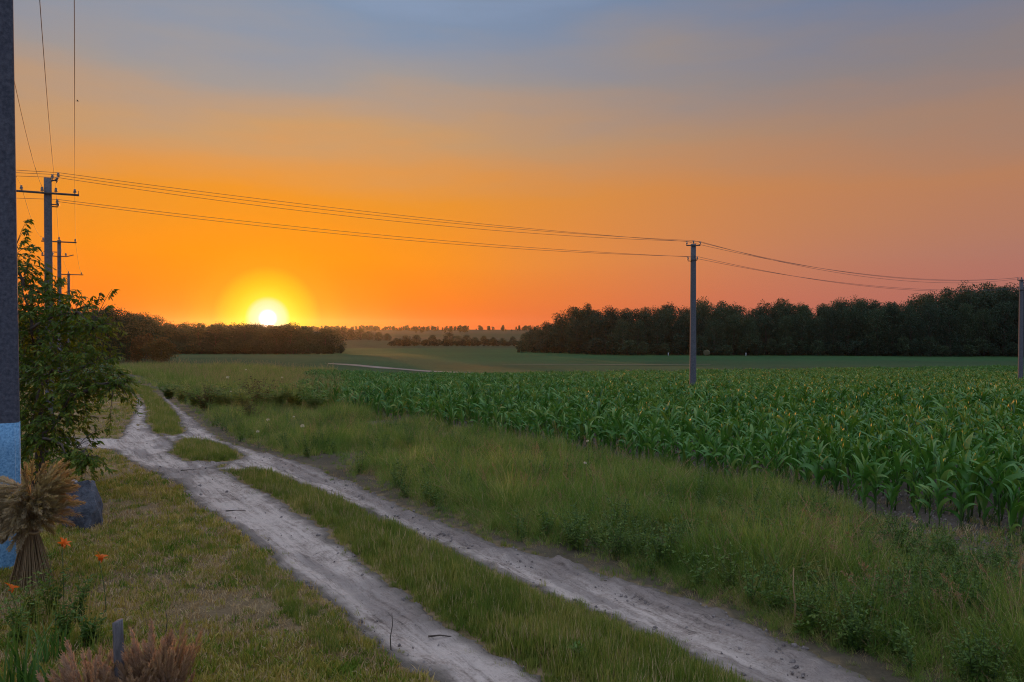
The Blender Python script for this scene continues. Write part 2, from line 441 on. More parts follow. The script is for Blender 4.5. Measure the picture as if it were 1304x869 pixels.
M_stalk = leaf_mat('corn_stalk', [(0.06, 0.115, 0.03), (0.09, 0.14, 0.04)], 0.5, 0.1, 0.4)
M_treeleaf = leaf_mat('orchard_leaves', [(0.045, 0.085, 0.008), (0.085, 0.135, 0.012), (0.17, 0.19, 0.025)], 0.5, 0.4, 0.25, gain=1.3)
M_wood_leaf = leaf_mat('woodland_leaves', [(0.028, 0.052, 0.032), (0.042, 0.075, 0.04), (0.065, 0.10, 0.045)], 0.7, 0.2, 0.15)
M_rust_leaf = leaf_mat('russet_leaves', [(0.10, 0.06, 0.025), (0.13, 0.085, 0.03), (0.10, 0.10, 0.03)], 0.7, 0.3, 0.15)
M_bark = solid_mat('bark', (0.05, 0.038, 0.028), (0.13, 0.10, 0.075), 9, 0.9, 0.02, 0.8, (1, 1, 0.25))
M_concrete = solid_mat('weathered_concrete', (0.07, 0.075, 0.085), (0.17, 0.175, 0.185), 14, 0.9, 0.006, 0.6)
M_darkcon = solid_mat('dark_bluish_concrete', (0.035, 0.04, 0.055), (0.13, 0.135, 0.16), 22, 0.9, 0.006, 0.8)  # darker, bluer concrete for the near pole
M_paint = solid_mat('pale_blue_limewash', (0.05, 0.18, 0.34), (0.30, 0.56, 0.76), 34, 0.8, 0.006, 0.9)
M_edge = solid_mat('corner_light_and_post_white', (0.6, 0.62, 0.64), (0.8, 0.8, 0.8), 20, 0.8, 0.003, 0.5)  # white of the marker posts, also stands for sunlight on the pole corner
M_steel = solid_mat('dark_galvanised_steel', (0.045, 0.045, 0.05), (0.10, 0.095, 0.09), 20, 0.6, 0.002, 0.3)
M_porcelain = solid_mat('brown_white_porcelain', (0.16, 0.14, 0.13), (0.3, 0.28, 0.26), 12, 0.25, 0.001, 0.1, spec=0.5)
M_wire = solid_mat('aluminium_wire', (0.05, 0.05, 0.055), (0.09, 0.09, 0.09), 5, 0.6, 0.001, 0.1)
M_rock = solid_mat('dark_granite', (0.03, 0.034, 0.042), (0.19, 0.20, 0.225), 4, 0.85, 0.04, 1.0)
M_stone = solid_mat('pale_stone', (0.25, 0.24, 0.24), (0.5, 0.48, 0.47), 8, 0.85, 0.01, 0.6)
M_stake = solid_mat('weathered_stake_wood', (0.07, 0.065, 0.065), (0.21, 0.195, 0.19), 10, 0.9, 0.01, 0.9, (6, 6, 0.6))
M_petal = leaf_mat('orange_petals', [(0.75, 0.16, 0.02), (0.85, 0.22, 0.03)], 0.5, 0.4, 0.3)
M_white = leaf_mat('white_florets', [(0.65, 0.62, 0.55), (0.8, 0.78, 0.7)], 0.7, 0.4, 0.2)
M_plume = leaf_mat('reed_plumes', [(0.30, 0.23, 0.13), (0.42, 0.33, 0.19), (0.54, 0.43, 0.26)], 0.8, 0.4, 0.15)
M_pink = leaf_mat('pinkish_dry_plumes', [(0.34, 0.225, 0.15), (0.46, 0.31, 0.21), (0.56, 0.40, 0.28)], 0.8, 0.4, 0.15)
M_sword = leaf_mat('sword_leaves', [(0.045, 0.12, 0.02), (0.07, 0.17, 0.03), (0.11, 0.21, 0.04)], 0.45, 0.4, 0.4)
M_bird = solid_mat('dark_feathers', (0.03, 0.03, 0.035), (0.07, 0.065, 0.06), 30, 0.8, 0.001, 0.2)
M_bale = solid_mat('old_straw', (0.08, 0.075, 0.035), (0.16, 0.13, 0.07), 9, 0.95, 0.05, 1.0, (1, 6, 6))

# ------------------------------------------------------------------ ground
def warp(n, lo, hi, k):
    """grid lines dense in the middle, sparse far out"""
    t = np.linspace(-1, 1, n)
    s = np.sinh(t * k) / math.sinh(k)
    return np.where(s < 0, -s * lo, s * hi)
gx = np.unique(np.concatenate([np.arange(-13, 11, 0.15), warp(220, -2500, 2500, 7.4) - 1.0]))
gx = gx[np.concatenate([[True], np.diff(gx) > 0.06])]
ty = np.concatenate([np.arange(5, 32, 0.15), 32 * (2600 / 32) ** np.linspace(0.003, 1, 250), -np.geomspace(0.2, 600, 40) + 5.0])
gy = np.unique(ty); gy = gy[np.concatenate([[True], np.diff(gy) > 0.06])]
GX, GY = np.meshgrid(gx, gy)
SD = sand_sd(GX, GY)
GZ = hgt(GX, GY) + 0.03 * (fbm(GX / 0.5, GY / 0.5, 71, 3) - 0.5) * sstep(60, 20, GY) - 0.14 * sstep(0.10, 0.24, SD)
u_, v_ = uv_of(GX, GY)
def ground_colour(x, y):
    u, v = uv_of(x, y)
    c = np.empty(x.shape + (3,))
    n1 = fbm(x / 1.9, y / 1.9, 81, 4); n2 = fbm(x / 40, y / 40, 83, 3)
    def put(m, col):
        m = np.clip(m, 0, 1)[..., None]
        c[:] = c * (1 - m) + np.array(col) * m
    c[:] = (0.05, 0.08, 0.026)
    lawn = np.array((0.26, 0.18, 0.095))[None, None] * (0.7 + 0.7 * n1[..., None]) if x.ndim == 2 else np.array((0.26, 0.18, 0.095)) * (0.7 + 0.7 * n1[..., None])
    near = sstep(75, 45, y)[..., None]
    c[:] = c * (1 - near) + lawn * near
    put(((v > v_right(u)) & (v < 13.0) & (y < 75)).astype(float), (0.12, 0.095, 0.06))
    corn = (v >= 12.2) & (y < corn_far(x) + 2)
    put(corn.astype(float), (0.125, 0.098, 0.075))
    beyond = (v >= 12.2) & (y >= corn_far(x) + 2)
    put(beyond.astype(float), (0.05, 0.095, 0.03))
    # bands of the fields in the valley
    put(sstep(165, 185, y + 0.12 * x) * sstep(225, 205, y + 0.12 * x) * 0.6, (0.075, 0.10, 0.034))
    put(sstep(225, 240, y) * sstep(420, 380, y), (0.038, 0.10, 0.028))
    put(sstep(400, 430, y) * (0.6 + 0.4 * n2), (0.035, 0.06, 0.025))
    put(sstep(620, 640, y) * sstep(800, 780, y), (0.05, 0.065, 0.03))
    put(sstep(980, 1000, y) * sstep(1300, 1280, y), (0.06, 0.07, 0.034))
    put(sstep(1300, 1320, y), (0.04, 0.055, 0.028))
    c *= (1 - 0.22 * sstep(105, 140, y))[..., None]        # ground colours toned darker towards the valley
    return c
GC = ground_colour(GX, GY)
ny, nx = GX.shape
idx = np.arange(ny * nx).reshape(ny, nx)
Q = np.stack([idx[:-1, :-1], idx[:-1, 1:], idx[1:, 1:], idx[1:, :-1]], -1).reshape(-1, 4)
gm = make_mesh('ground', np.stack([GX, GY, GZ], -1), [Q], True)
ca = gm.attributes.new('gcol', 'FLOAT_COLOR', 'POINT')
ca.data.foreach_set('color', np.concatenate([GC.reshape(-1, 3), np.ones((ny * nx, 1))], 1).astype(np.float32).ravel())
tag(obj('ground', gm, M_ground), 'grassy ground, field soil and far meadows rolling to the horizon', kind='structure')

# ------------------------------------------------------------------ dirt road: a fine sheet where the sand is bare
def road_sheet(name, u0, u1, du, v0, v1, dv, label):
    us = np.arange(u0, u1, du); vv = np.arange(v0, v1, dv)
    U, Vv = np.meshgrid(us, vv, indexing='ij')
    X, Y = xy_of(U, Vv)
    S = sand_sd(X, Y)
    edge = sstep(0.30, 0.0, S)
    churn = sstep(0.75, 0.15, v_right(U) - Vv) * sstep(-4, 2, U) * sstep(24, 14, U) * (0.5 + 1.0 * fbm(U / 3, Vv / 0.8, 91, 3))
    churn = np.maximum(churn, 0.8 * sstep(0.52, 0.66, fbm(U / 2.2, Vv / 0.35, 95, 4)))
    grooves = (fbm(U / 4.0, Vv / 0.11, 92, 2) - 0.5) * 0.03 + (fbm(U / 0.5, Vv / 0.3, 93, 3) - 0.5) * 0.05 + (fbm(U / 0.13, Vv / 0.13, 94, 2) - 0.5) * 0.035
    lumps = np.clip(fbm(U / 0.16, Vv / 0.16, 96, 2) - 0.55, 0, 1) * 0.22 * np.clip(churn, 0, 1)
    Z = hgt(X, Y) + np.where(S < 0.02, -0.05, 0.0) + 0.016 * sstep(0.0, 0.07, S) - 0.065 * sstep(0.18, 0.55, S) + (grooves + lumps) * sstep(0.02, 0.2, S)
    n0, n1 = U.shape
    id_ = np.arange(n0 * n1).reshape(n0, n1)
    Qd = np.stack([id_[:-1, :-1], id_[:-1, 1:], id_[1:, 1:], id_[1:, :-1]], -1)
    Sm = np.maximum(np.maximum(S[:-1, :-1], S[1:, 1:]), np.maximum(S[1:, :-1], S[:-1, 1:]))
    Qd = Qd[Sm > 0.0].reshape(-1, 4)[:, ::-1]
    used = np.unique(Qd); remap = np.full(n0 * n1, -1); remap[used] = np.arange(len(used))
    me = make_mesh(name, np.stack([X, Y, Z], -1).reshape(-1, 3)[used], [remap[Qd]], True)
    a = me.attributes.new('uvw', 'FLOAT_VECTOR', 'POINT'); a.data.foreach_set('vector', np.stack([U, Vv, 0 * U], -1).reshape(-1, 3)[used].astype(np.float32).ravel())
    a = me.attributes.new('churn', 'FLOAT', 'POINT'); a.data.foreach_set('value', np.clip(churn, 0, 1).ravel()[used].astype(np.float32))
    a = me.attributes.new('edge', 'FLOAT', 'POINT'); a.data.foreach_set('value', edge.ravel()[used].astype(np.float32))
    return tag(obj(name, me, M_sand), label, kind='structure')
road_sheet('dirt_road', -9.0, 52, 0.07, -5.0, 10.5, 0.05, 'pale sandy farm track with two ruts forking past a grassy island')

# bare sandy strip at the far side of the corn
def strip(name, px0, px1, Yc, depth, mat, label):
    mb_u = np.linspace(px0, px1, 60)
    V = []
    for p in mb_u:
        t = (p - px0) / (px1 - px0)
        half = depth * (math.sin(math.pi * min(max(t, 0.02), 0.98)) ** 0.5) / 2
        for k in (-1, -0.3, 0.3, 1):
            q = on_ground(p, Yc + half * k + 3 * (vnoise(p / 30, k, 9) - 0.5)); q[2] += 0.12 - 0.05 * abs(k); V.append(q)
    Qs = [(i * 4 + j, i * 4 + j + 1, i * 4 + 5 + j, i * 4 + 4 + j) for i in range(59) for j in range(3)]
    return tag(MB().add(V, np.array(Qs)[:, ::-1]).build(name, mat, None, True), label, kind='structure')
M_bare = solid_mat('bare_sandy_field_edge', (0.20, 0.16, 0.12), (0.32, 0.26, 0.20), 0.3, 0.95, 0.05, 0.5)
strip('sandy_strip', 418, 602, 148, 8, M_bare, 'pale bare sandy strip beyond the far edge of the corn')
strip('stubble_strip', 640, 905, 205, 7, solid_mat('stubble', (0.06, 0.075, 0.028), (0.095, 0.095, 0.04), 0.4, 0.95, 0.05, 0.5), 'tan stubble strip before the forest meadow')

# ------------------------------------------------------------------ scattering (stuff only)
def scatter(name, P, rot, scl, idx, protos, label):
    coll = bpy.data.collections.new(name + '_kinds')
    for p in protos:
        for c in list(p.users_collection): c.objects.unlink(p)
        coll.objects.link(p)
    me = bpy.data.meshes.new(name); n = len(P)
    me.vertices.add(n); me.vertices.foreach_set('co', np.asarray(P, np.float32).ravel())
    a = me.attributes.new('rot', 'FLOAT_VECTOR', 'POINT'); a.data.foreach_set('vector', np.asarray(rot, np.float32).ravel())
    a = me.attributes.new('scl', 'FLOAT', 'POINT'); a.data.foreach_set('value', np.asarray(scl, np.float32))
    a = me.attributes.new('pick', 'INT', 'POINT'); a.data.foreach_set('value', np.asarray(idx, np.int32))
    me.update()
    o = bpy.data.objects.new(name, me); COL.objects.link(o)
    g = bpy.data.node_groups.new(name, 'GeometryNodeTree')
    g.interface.new_socket('Geometry', in_out='INPUT', socket_type='NodeSocketGeometry')
    g.interface.new_socket('Geometry', in_out='OUTPUT', socket_type='NodeSocketGeometry')
    gi = g.nodes.new('NodeGroupInput'); go = g.nodes.new('NodeGroupOutput')
    ip = g.nodes.new('GeometryNodeInstanceOnPoints')
    ci = g.nodes.new('GeometryNodeCollectionInfo'); ci.inputs['Collection'].default_value = coll
    ci.inputs['Separate Children'].default_value = True; ci.inputs['Reset Children'].default_value = True
    def na(nm, tp):
        x = g.nodes.new('GeometryNodeInputNamedAttribute'); x.data_type = tp; x.inputs['Name'].default_value = nm
        return [s for s in x.outputs if s.enabled and s.name == 'Attribute'][0]
    er = g.nodes.new('FunctionNodeEulerToRotation')
    g.links.new(na('rot', 'FLOAT_VECTOR'), er.inputs[0])
    g.links.new(gi.outputs[0], ip.inputs['Points']); g.links.new(ci.outputs[0], ip.inputs['Instance'])
    ip.inputs['Pick Instance'].default_value = True
    g.links.new(na('pick', 'INT'), ip.inputs['Instance Index'])
    g.links.new(er.outputs[0], ip.inputs['Rotation']); g.links.new(na('scl', 'FLOAT'), ip.inputs['Scale'])
    g.links.new(ip.outputs[0], go.inputs[0])
    md = o.modifiers.new('spread', 'NODES'); md.node_group = g
    return tag(o, label, kind='stuff')

def blade_strips(n, h, w, spread, lean, seg=4, r=rng, curl=1.0):
    """n grass blades as tapering bent strips"""
    az = r.uniform(0, 2 * math.pi, n); rad = spread * np.sqrt(r.uniform(0, 1, n)); pa = r.uniform(0, 2 * math.pi, n)
    H = r.uniform(h[0], h[1], n); Wd = w * r.uniform(0.6, 1.25, n); le = lean * r.uniform(0.15, 1.3, n)
    s = np.linspace(0, 1, seg + 1)
    ang = le[:, None] * (0.35 + curl * s[None] ** 1.5)
    dl = H[:, None] / seg
    dx = np.cumsum(np.sin(ang) * dl, 1); dz = np.cumsum(np.cos(ang) * dl, 1)
    dx = np.concatenate([np.zeros((n, 1)), dx[:, :-1]], 1); dz = np.concatenate([np.zeros((n, 1)), dz[:, :-1]], 1)
    cx = rad * np.cos(pa); cy_ = rad * np.sin(pa)
    tw = az + math.pi / 2 + r.uniform(-0.9, 0.9, n)
    wid = Wd[:, None] * (1 - s[None] ** 1.6 * 0.93) / 2
    C = np.stack([cx[:, None] + dx * np.cos(az)[:, None], cy_[:, None] + dx * np.sin(az)[:, None], dz], -1)
    D = np.stack([np.cos(tw), np.sin(tw), 0 * tw], -1)[:, None] * wid[..., None]
    V = np.stack([C - D, C + D], 2).reshape(-1, 3)
    k = seg + 1
    b = (np.arange(n) * k * 2)[:, None] + (np.arange(seg) * 2)[None]
    Qb = np.stack([b, b + 1, b + 3, b + 2], -1).reshape(-1, 4)
    return V, Qb
LEAF_V = np.array([[0, 0, 0], [0.35, -0.20, 0.03], [0.35, 0.20, 0.03], [0.38, 0, -0.03], [0.72, -0.13, -0.01], [0.72, 0.13, -0.01], [1.0, 0, -0.09]])
LEAF_F = np.array([[0, 1, 3], [0, 3, 2], [1, 4, 3], [3, 4, 6], [3, 5, 2], [3, 6, 5]])
def panicle(mb_seed, P, spread=0.05, n=26, size=0.016, r=rng):
    """loose seed head along the points P"""
    P = np.asarray(P); t = r.uniform(0, 1, n)
    pos = np.stack([np.interp(t, np.linspace(0, 1, len(P)), P[:, k]) for k in range(3)], 1)
    off = r.normal(0, 1, (n, 3)) * spread * (1 - 0.75 * t[:, None]) * 0.5
    M = rotmats(r.uniform(0, 6.28, n), r.uniform(-1.4, -0.2, n), r.uniform(0, 6.28, n))
    V, Fq = multi(LEAF_V * np.array([1.6, 0.9, 1]), LEAF_F, M, pos + off, np.full(n, size))
    mb_seed.add(V, None, Fq)

def proto(name, mbs_mats):
    """one prototype made of several material slots"""
    V, Qs, Ts, mq, mt, n = [], [], [], [], [], 0
    for i, (mb, mat) in enumerate(mbs_mats):
        v = np.vstack(mb.V)
        if mb.Q: q = np.vstack(mb.Q) + n; Qs.append(q); mq += [i] * len(q)
        if mb.T: t_ = np.vstack(mb.T) + n; Ts.append(t_); mt += [i] * len(t_)
        V.append(v); n += len(v)
    me = make_mesh(name, np.vstack(V), ([np.vstack(Qs)] if Qs else []) + ([np.vstack(Ts)] if Ts else []))
    for _, mat in mbs_mats: me.materials.append(mat)
    me.polygons.foreach_set('material_index', np.array(mq + mt, np.int32))
    return bpy.data.objects.new(name, me)

def simple_tuft(name, n, h, w, spread, lean, mat, seg=3):
    mb = MB(); mb.add(*blade_strips(n, h, w, spread, lean, seg)); return proto(name, [(mb, mat)])
def rand_rot(n, tilt=0.12): return np.stack([rng.normal(0, tilt, n), rng.normal(0, tilt, n), rng.uniform(0, 6.28, n)], 1)
def ground_pts(x, y, sink=0.0): return np.stack([x, y, hgt(x, y) + 0.03 * (fbm(x / 0.5, y / 0.5, 71, 3) - 0.5) * sstep(60, 20, y) - sink], 1)
def rand_xy(n, x0, x1, y0, y1, power=1.6):
    """random spots, denser towards the camera"""
    y = y0 * (y1 / y0) ** (rng.uniform(0, 1, n) ** (1 / 1.0)) if power else rng.uniform(y0, y1, n)
    x = rng.uniform(-1, 1, n) * (y * 0.645 + 2.5)
    m = (x > x0) & (x < x1)
    return x[m], y[m]

# lawn on the left
lt = [simple_tuft('lawn_tuft', 24, (0.02, 0.07), 0.011, 0.08, 1.0, M_lawn, 3), simple_tuft('lawn_tuft.001', 20, (0.03, 0.10), 0.012, 0.06, 0.8, M_lawn, 3),
      simple_tuft('lawn_tuft.002', 16, (0.015, 0.05), 0.015, 0.10, 1.3, M_lawn, 2), simple_tuft('lawn_tuft.003', 14, (0.03, 0.08), 0.009, 0.12, 1.7, M_straw, 2)]
x, y = rand_xy(150000, -60, 9, 6.0, 62)
u, v = uv_of(x, y)
patch = fbm(x / 1.6, y / 1.6, 101, 3)
keep = (v < v_left(u) + 0.1) & (sand_sd(x, y) < -0.03) & (rng.uniform(0, 1, len(x)) < np.clip(0.45 + 1.8 * (patch - 0.38), 0.22, 1))
x, y, patch = x[keep], y[keep], patch[keep]
pick = np.where(rng.uniform(0, 1, len(x)) < np.clip(0.82 - patch, 0.15, 0.7) * 1.4, 3, rng.integers(0, 3, len(x)))
scatter('lawn_grass', ground_pts(x, y, 0.006), rand_rot(len(x), 0.2), rng.uniform(0.6, 1.35, len(x)) * (0.7 + 0.6 * patch) * (1 + 0.012 * y), pick, lt,
        'short patchy green and dry lawn grass left of the track')

# grass between and along the ruts
mt_ = [simple_tuft('median_tuft', 20, (0.06, 0.17), 0.012, 0.08, 0.55, M_median, 4), simple_tuft('median_tuft.001', 22, (0.08, 0.22), 0.011, 0.09, 0.5, M_median, 4),
       simple_tuft('median_tuft.002', 16, (0.05, 0.13), 0.015, 0.09, 0.8, M_median, 3), simple_tuft('median_tuft.003', 9, (0.10, 0.24), 0.007, 0.07, 0.5, M_straw, 4)]
x, y = rand_xy(230000, -34, 9, 6.0, 62)
u, v = uv_of(x, y); s = sand_sd(x, y)
inner = (v > v_left(u) + 0.15) & (v < v_right(u)) & (s < 0.0)
fringe = (v <= v_left(u) + 0.15) & (v > v_left(u) - 0.5) & (s < 0.0) & (rng.uniform(0, 1, len(x)) < 0.04 + 0.30 * (fbm(x / 1.3, y / 1.3, 113, 2) > 0.64))
stray = (s > 0) & (s < 0.26) & (rng.uniform(0, 1, len(x)) < 0.09 * (fbm(x / 0.6, y / 0.6, 117, 2) > 0.5) + 0.01)
keep = inner & (rng.uniform(0, 1, len(x)) < np.clip(0.35 + 3.0 * (-s), 0, 1)) | fringe | stray
x, y, s = x[keep], y[keep], s[keep]
hh = np.where(v[keep] < v_left(u[keep]) + 0.15, 0.6, 1.0) * np.clip(0.5 + 1.6 * (-s), 0.42, 1.05) * (0.65 + 0.7 * fbm(x / 0.9, y / 0.9, 111, 3))
pick = np.where(rng.uniform(0, 1, len(x)) < 0.12, 3, rng.integers(0, 3, len(x)))
scatter('track_grass', ground_pts(x, y, 0.01) - np.stack([0 * x, 0 * x, 0.06 * sstep(0.1, 0.3, s)], 1), rand_rot(len(x), 0.15), hh * rng.uniform(0.75, 1.25, len(x)) * (1 + 0.006 * y), pick, mt_,
        'green grass strip growing between the two sandy ruts')

# tall verge between the track and the corn
def tall_tuft(name, n, h, w, lean, stems, seedmat=M_seed, spread=0.10, mat=M_verge):
    mb = MB(); mb.add(*blade_strips(n, h, w, spread, lean, 5))
    sm = MB(); st = MB()
    for k in range(stems):
        a = rng.uniform(0, 6.28); hh = h[1] * rng.uniform(1.0, 1.35); le = rng.uniform(0.05, 0.3)
        t = np.linspace(0, 1, 6); P = np.stack([np.cos(a) * le * hh * t ** 2, np.sin(a) * le * hh * t ** 2, hh * t], 1) + np.array([rng.uniform(-spread, spread), rng.uniform(-spread, spread), 0])
        st.tube(P, np.linspace(0.0022, 0.0012, 6), 3, False)
        panicle(sm, P[3:], 0.05, 22, 0.017)
    parts = [(mb, mat)]
    if stems: parts += [(st, M_straw), (sm, seedmat)]
    return proto(name, parts)
vt = [tall_tuft('verge_tuft', 26, (0.2, 0.5), 0.012, 1.1, 0, spread=0.13), tall_tuft('verge_tuft.001', 26, (0.25, 0.62), 0.010, 0.9, 0, spread=0.13), tall_tuft('verge_tuft.002', 22, (0.15, 0.42), 0.017, 1.4, 0, spread=0.14),
      tall_tuft('verge_tuft.003', 20, (0.25, 0.6), 0.010, 1.0, 1, spread=0.12), tall_tuft('verge_tuft.004', 16, (0.2, 0.5), 0.007, 1.6, 0, mat=M_straw, spread=0.16)]
x, y = rand_xy(125000, -60, 20, 6.0, 78)
u, v = uv_of(x, y)
dv = v - v_right(u); lump = fbm(x / 1.1, y / 1.1, 121, 3)
gap = sstep(11, 6, u)                     # nearer the camera the verge thins out to bare soil before the corn
end_v = 13.5 - 0.9 * gap
keep = (dv > -0.3) & (v < end_v) & (sand_sd(x, y) < 0.05) & (rng.uniform(0, 1, len(x)) < (1 - 0.72 * gap * sstep(10.6, 11.5, v)) * sstep(-0.2, 0.45, dv) * np.clip(0.25 + 2.6 * (lump - 0.30), 0.12, 1))
x, y, dv, v, u, lump, gap = x[keep], y[keep], dv[keep], v[keep], u[keep], lump[keep], gap[keep]
big = fbm(x / 3.2, y / 3.2, 123, 2)
hh = (0.20 + 0.82 * sstep(-0.1, 1.5, dv)) * (0.05 + 1.25 * lump + 0.6 * big) * (1 - 0.62 * gap * sstep(9.6, 11.6, v)) * (1 - 0.12 * sstep(12, 13.5, v))
dryp = np.clip(0.24 + 0.36 * sstep(0.9, 0.0, dv) + 0.35 * gap * sstep(10.2, 11.4, v) + 0.10 * (u > 22), 0, 0.8)
pick = np.where(rng.uniform(0, 1, len(x)) < dryp, 4, rng.choice([0, 0, 1, 1, 2, 2, 3], len(x)))
scatter('verge_grass', ground_pts(x, y, 0.02), rand_rot(len(x), 0.36), hh * rng.uniform(0.6, 1.3, len(x)), pick, vt, 'tall tangled green and straw grass on the verge beside the corn')

yy = rng.uniform(34, 112, 30000); xx = -yy * rng.uniform(0.20, 0.50, 30000); u, v = uv_of(xx, yy)
k = (v > 13.0) & (xx < -0.225 * yy + 0.5) & (rng.uniform(0, 1, len(xx)) < 0.35 + 0.65 * (fbm(xx / 4, yy / 4, 147, 3) > 0.45))
xx, yy = xx[k], yy[k]
ft_ = [tall_tuft('fallow_tuft', 24, (0.25, 0.65), 0.022, 0.8, 0, spread=0.25), tall_tuft('fallow_tuft.001', 20, (0.3, 0.8), 0.02, 0.7, 2, spread=0.25), tall_tuft('fallow_tuft.002', 22, (0.2, 0.55), 0.02, 1.0, 0, spread=0.3, mat=M_straw)]
scatter('fallow_grass', ground_pts(xx, yy, 0.02), rand_rot(len(xx), 0.2), rng.uniform(0.7, 1.5, len(xx)) * (0.6 + 0.8 * fbm(xx / 5, yy / 5, 148, 2)), rng.choice([0, 0, 1, 2], len(xx)), ft_, 'rough brownish weeds and grass below the sun left of the corn')

# small leafy herbs mixed into the verge
def herb(name, h, stems, leaf, mat=M_herb, per=22, flower=None):
    lv = MB(); st = MB(); fl = MB()
    for k in range(stems):
        a = rng.uniform(0, 6.28); le = rng.uniform(0.1, 0.5); H = h * rng.uniform(0.6, 1.1)
        t = np.linspace(0, 1, 6); P = np.stack([np.cos(a) * le * H * t ** 1.4, np.sin(a) * le * H * t ** 1.4, H * t], 1) + np.array([rng.uniform(-.05, .05), rng.uniform(-.05, .05), 0])
        st.tube(P, np.linspace(0.004, 0.0015, 6), 3, False)
        tt = rng.uniform(0.12, 1, per); pos = np.stack([np.interp(tt, t, P[:, i]) for i in range(3)], 1)
        M = rotmats(rng.uniform(0, 6.28, per), rng.uniform(-0.9, 0.3, per), rng.normal(0, 0.5, per))
        V, Fq = multi(LEAF_V, LEAF_F, M, pos, leaf * rng.uniform(0.5, 1.2, per) * (1.1 - 0.5 * tt)); lv.add(V, None, Fq)
    return proto(name, [(lv, mat), (st, M_stalk)])
ht = [herb('verge_herb', 0.5, 7, 0.075), herb('verge_herb.001', 0.65, 6, 0.06, per=30), herb('verge_herb.002', 0.35, 8, 0.09, per=14)]
x, y = rand_xy(22000, -60, 20, 6.0, 60)
u, v = uv_of(x, y); dv = v - v_right(u); lump = fbm(x / 1.5, y / 1.5, 131, 3)
keep = (dv > 0.35) & (v < 11.2 + 1.2 * (u > 8)) & (rng.uniform(0, 1, len(x)) < np.clip(2.0 * (lump - 0.36), 0.08, 0.6) * np.where(u < 7, 1.0, 0.7))
x, y, u = x[keep], y[keep], u[keep]
scatter('verge_herbs', ground_pts(x, y, 0.01), rand_rot(len(x), 0.1), rng.uniform(0.6, 1.25, len(x)), rng.integers(0, 3, len(x)), ht, 'leafy green herbs tangled among the verge grass')

# ------------------------------------------------------------------ corn
def corn_leaf(length, width, th0, bend, seed):
    r = np.random.default_rng(seed)
    n = 8; s = np.linspace(0, 1, n + 1)
    th_ = th0 - bend * s ** 1.35
    d = length / n
    px_ = np.concatenate([[0], np.cumsum(np.cos(th_[:-1]) * d)]); pz = np.concatenate([[0], np.cumsum(np.sin(th_[:-1]) * d)])
    py_ = 0.05 * length * np.sin(s * 3 + r.uniform(0, 6)) * s
    w = width * np.clip((s * 4 + 0.35), 0, 1) * (1 - s ** 2.2) ** 0.8 / 2 + 0.002
    tw = r.normal(0, 1.1) * s
    V = []
    for i in range(n + 1):
        nx_, nz_ = -math.sin(th_[i]), math.cos(th_[i])
        rip = 0.10 * w[i] * math.sin(i * 2.1 + seed)
        for k, lift in ((-1, 0.35), (0, 0.0), (1, 0.35)):
            yy = k * w[i] * math.cos(tw[i]); up = (lift * w[i] + k * w[i] * math.sin(tw[i]) + k * rip)
            V.append((px_[i] + nx_ * up, py_[i] + yy, pz[i] + nz_ * up))
    Qc = [(i * 3 + j, i * 3 + j + 1, i * 3 + 4 + j, i * 3 + 3 + j) for i in range(n) for j in range(2)]
    return np.array(V), np.array(Qc)
CL = [corn_leaf(0.50, 0.076, 1.34, 0.9, 1), corn_leaf(0.58, 0.084, 1.4, 1.4, 2), corn_leaf(0.56, 0.080, 1.44, 2.1, 3), corn_leaf(0.52, 0.082, 1.47, 0.6, 4), corn_leaf(0.52, 0.088, 1.38, 2.7, 5), corn_leaf(0.46, 0.075, 1.48, 0.45, 6)]
CLM = [make_mesh('corn_leaf', v_, [q], True) for v_, q in CL]
for m_ in CLM: m_.materials.append(M_corn)
def corn_spec(seed):
    r = np.random.default_rng(seed); rows = []
    a0 = r.uniform(0, 6.28); n = 10
    for k in range(n):
        t = k / (n - 1)
        which = [5, 3][r.integers(0, 2)] if k >= n - 2 else r.choice([0, 1, 2, 4], p=[.3, .3, .25, .15])
        rows.append((int(which), 0.10 + 0.70 * t ** 0.9, a0 + (k % 2) * math.pi + r.normal(0, 0.45), (0.62 + 0.5 * math.sin(math.pi * min(t + 0.15, 1))) * r.uniform(0.85, 1.15)))
    return rows
CS = [corn_spec(s) for s in range(40, 46)]
def stalk_mesh():
    z = np.linspace(0, 0.8, 7); mb = MB()
    mb.tube(np.stack([0.012 * np.sin(z * 5), 0 * z, z], 1), np.linspace(0.015, 0.008, 7), 6)
    return mb
SM = stalk_mesh().mesh('stalk', True); SM.materials.append(M_stalk)
corn_protos = []
for k, spec in enumerate(CS):
    lv = MB()
    for w, z, a, s in spec:
        V, q = multi(CL[w][0], CL[w][1], rotmats([a]), [(0, 0, z)], [s]); lv.add(V, q)
    corn_protos.append(proto('corn_plant_kind' + ('.%03d' % k if k else ''), [(lv, M_corn), (stalk_mesh(), M_stalk)]))
# all plant spots, in rows that run along the track
rows_xy = []
vrow = CORN_V; ri = 0
while vrow < 260:
    dmin = vrow - 13
    du = 0.25 if vrow < 45 else 0.36
    uu = np.arange(-60, 220, du) + rng.uniform(0, du)
    uu = uu + rng.normal(0, 0.04, len(uu)); vv = vrow + rng.normal(0, 0.05, len(uu)) + 0.25 * (fbm(uu / 7, 0.5 + 0 * uu, 140, 2) - 0.5)
    X, Y = xy_of(uu, vv)
    m = visible(X, Y, 3.0) & (Y < corn_far(X)) & (Y > 5) & (X > -0.235 * Y - 1.0 + 3.0 * (fbm(X / 6, Y / 6, 145, 2) - 0.5))
    m &= rng.uniform(0, 1, len(X)) > (0.14 if ri == 0 else 0.05)
    rows_xy.append(np.stack([X[m], Y[m], np.full(m.sum(), ri)], 1))
    vrow += 0.7 if vrow < 60 else 0.9; ri += 1
CP = np.vstack(rows_xy)
dist = np.hypot(CP[:, 0], CP[:, 1])
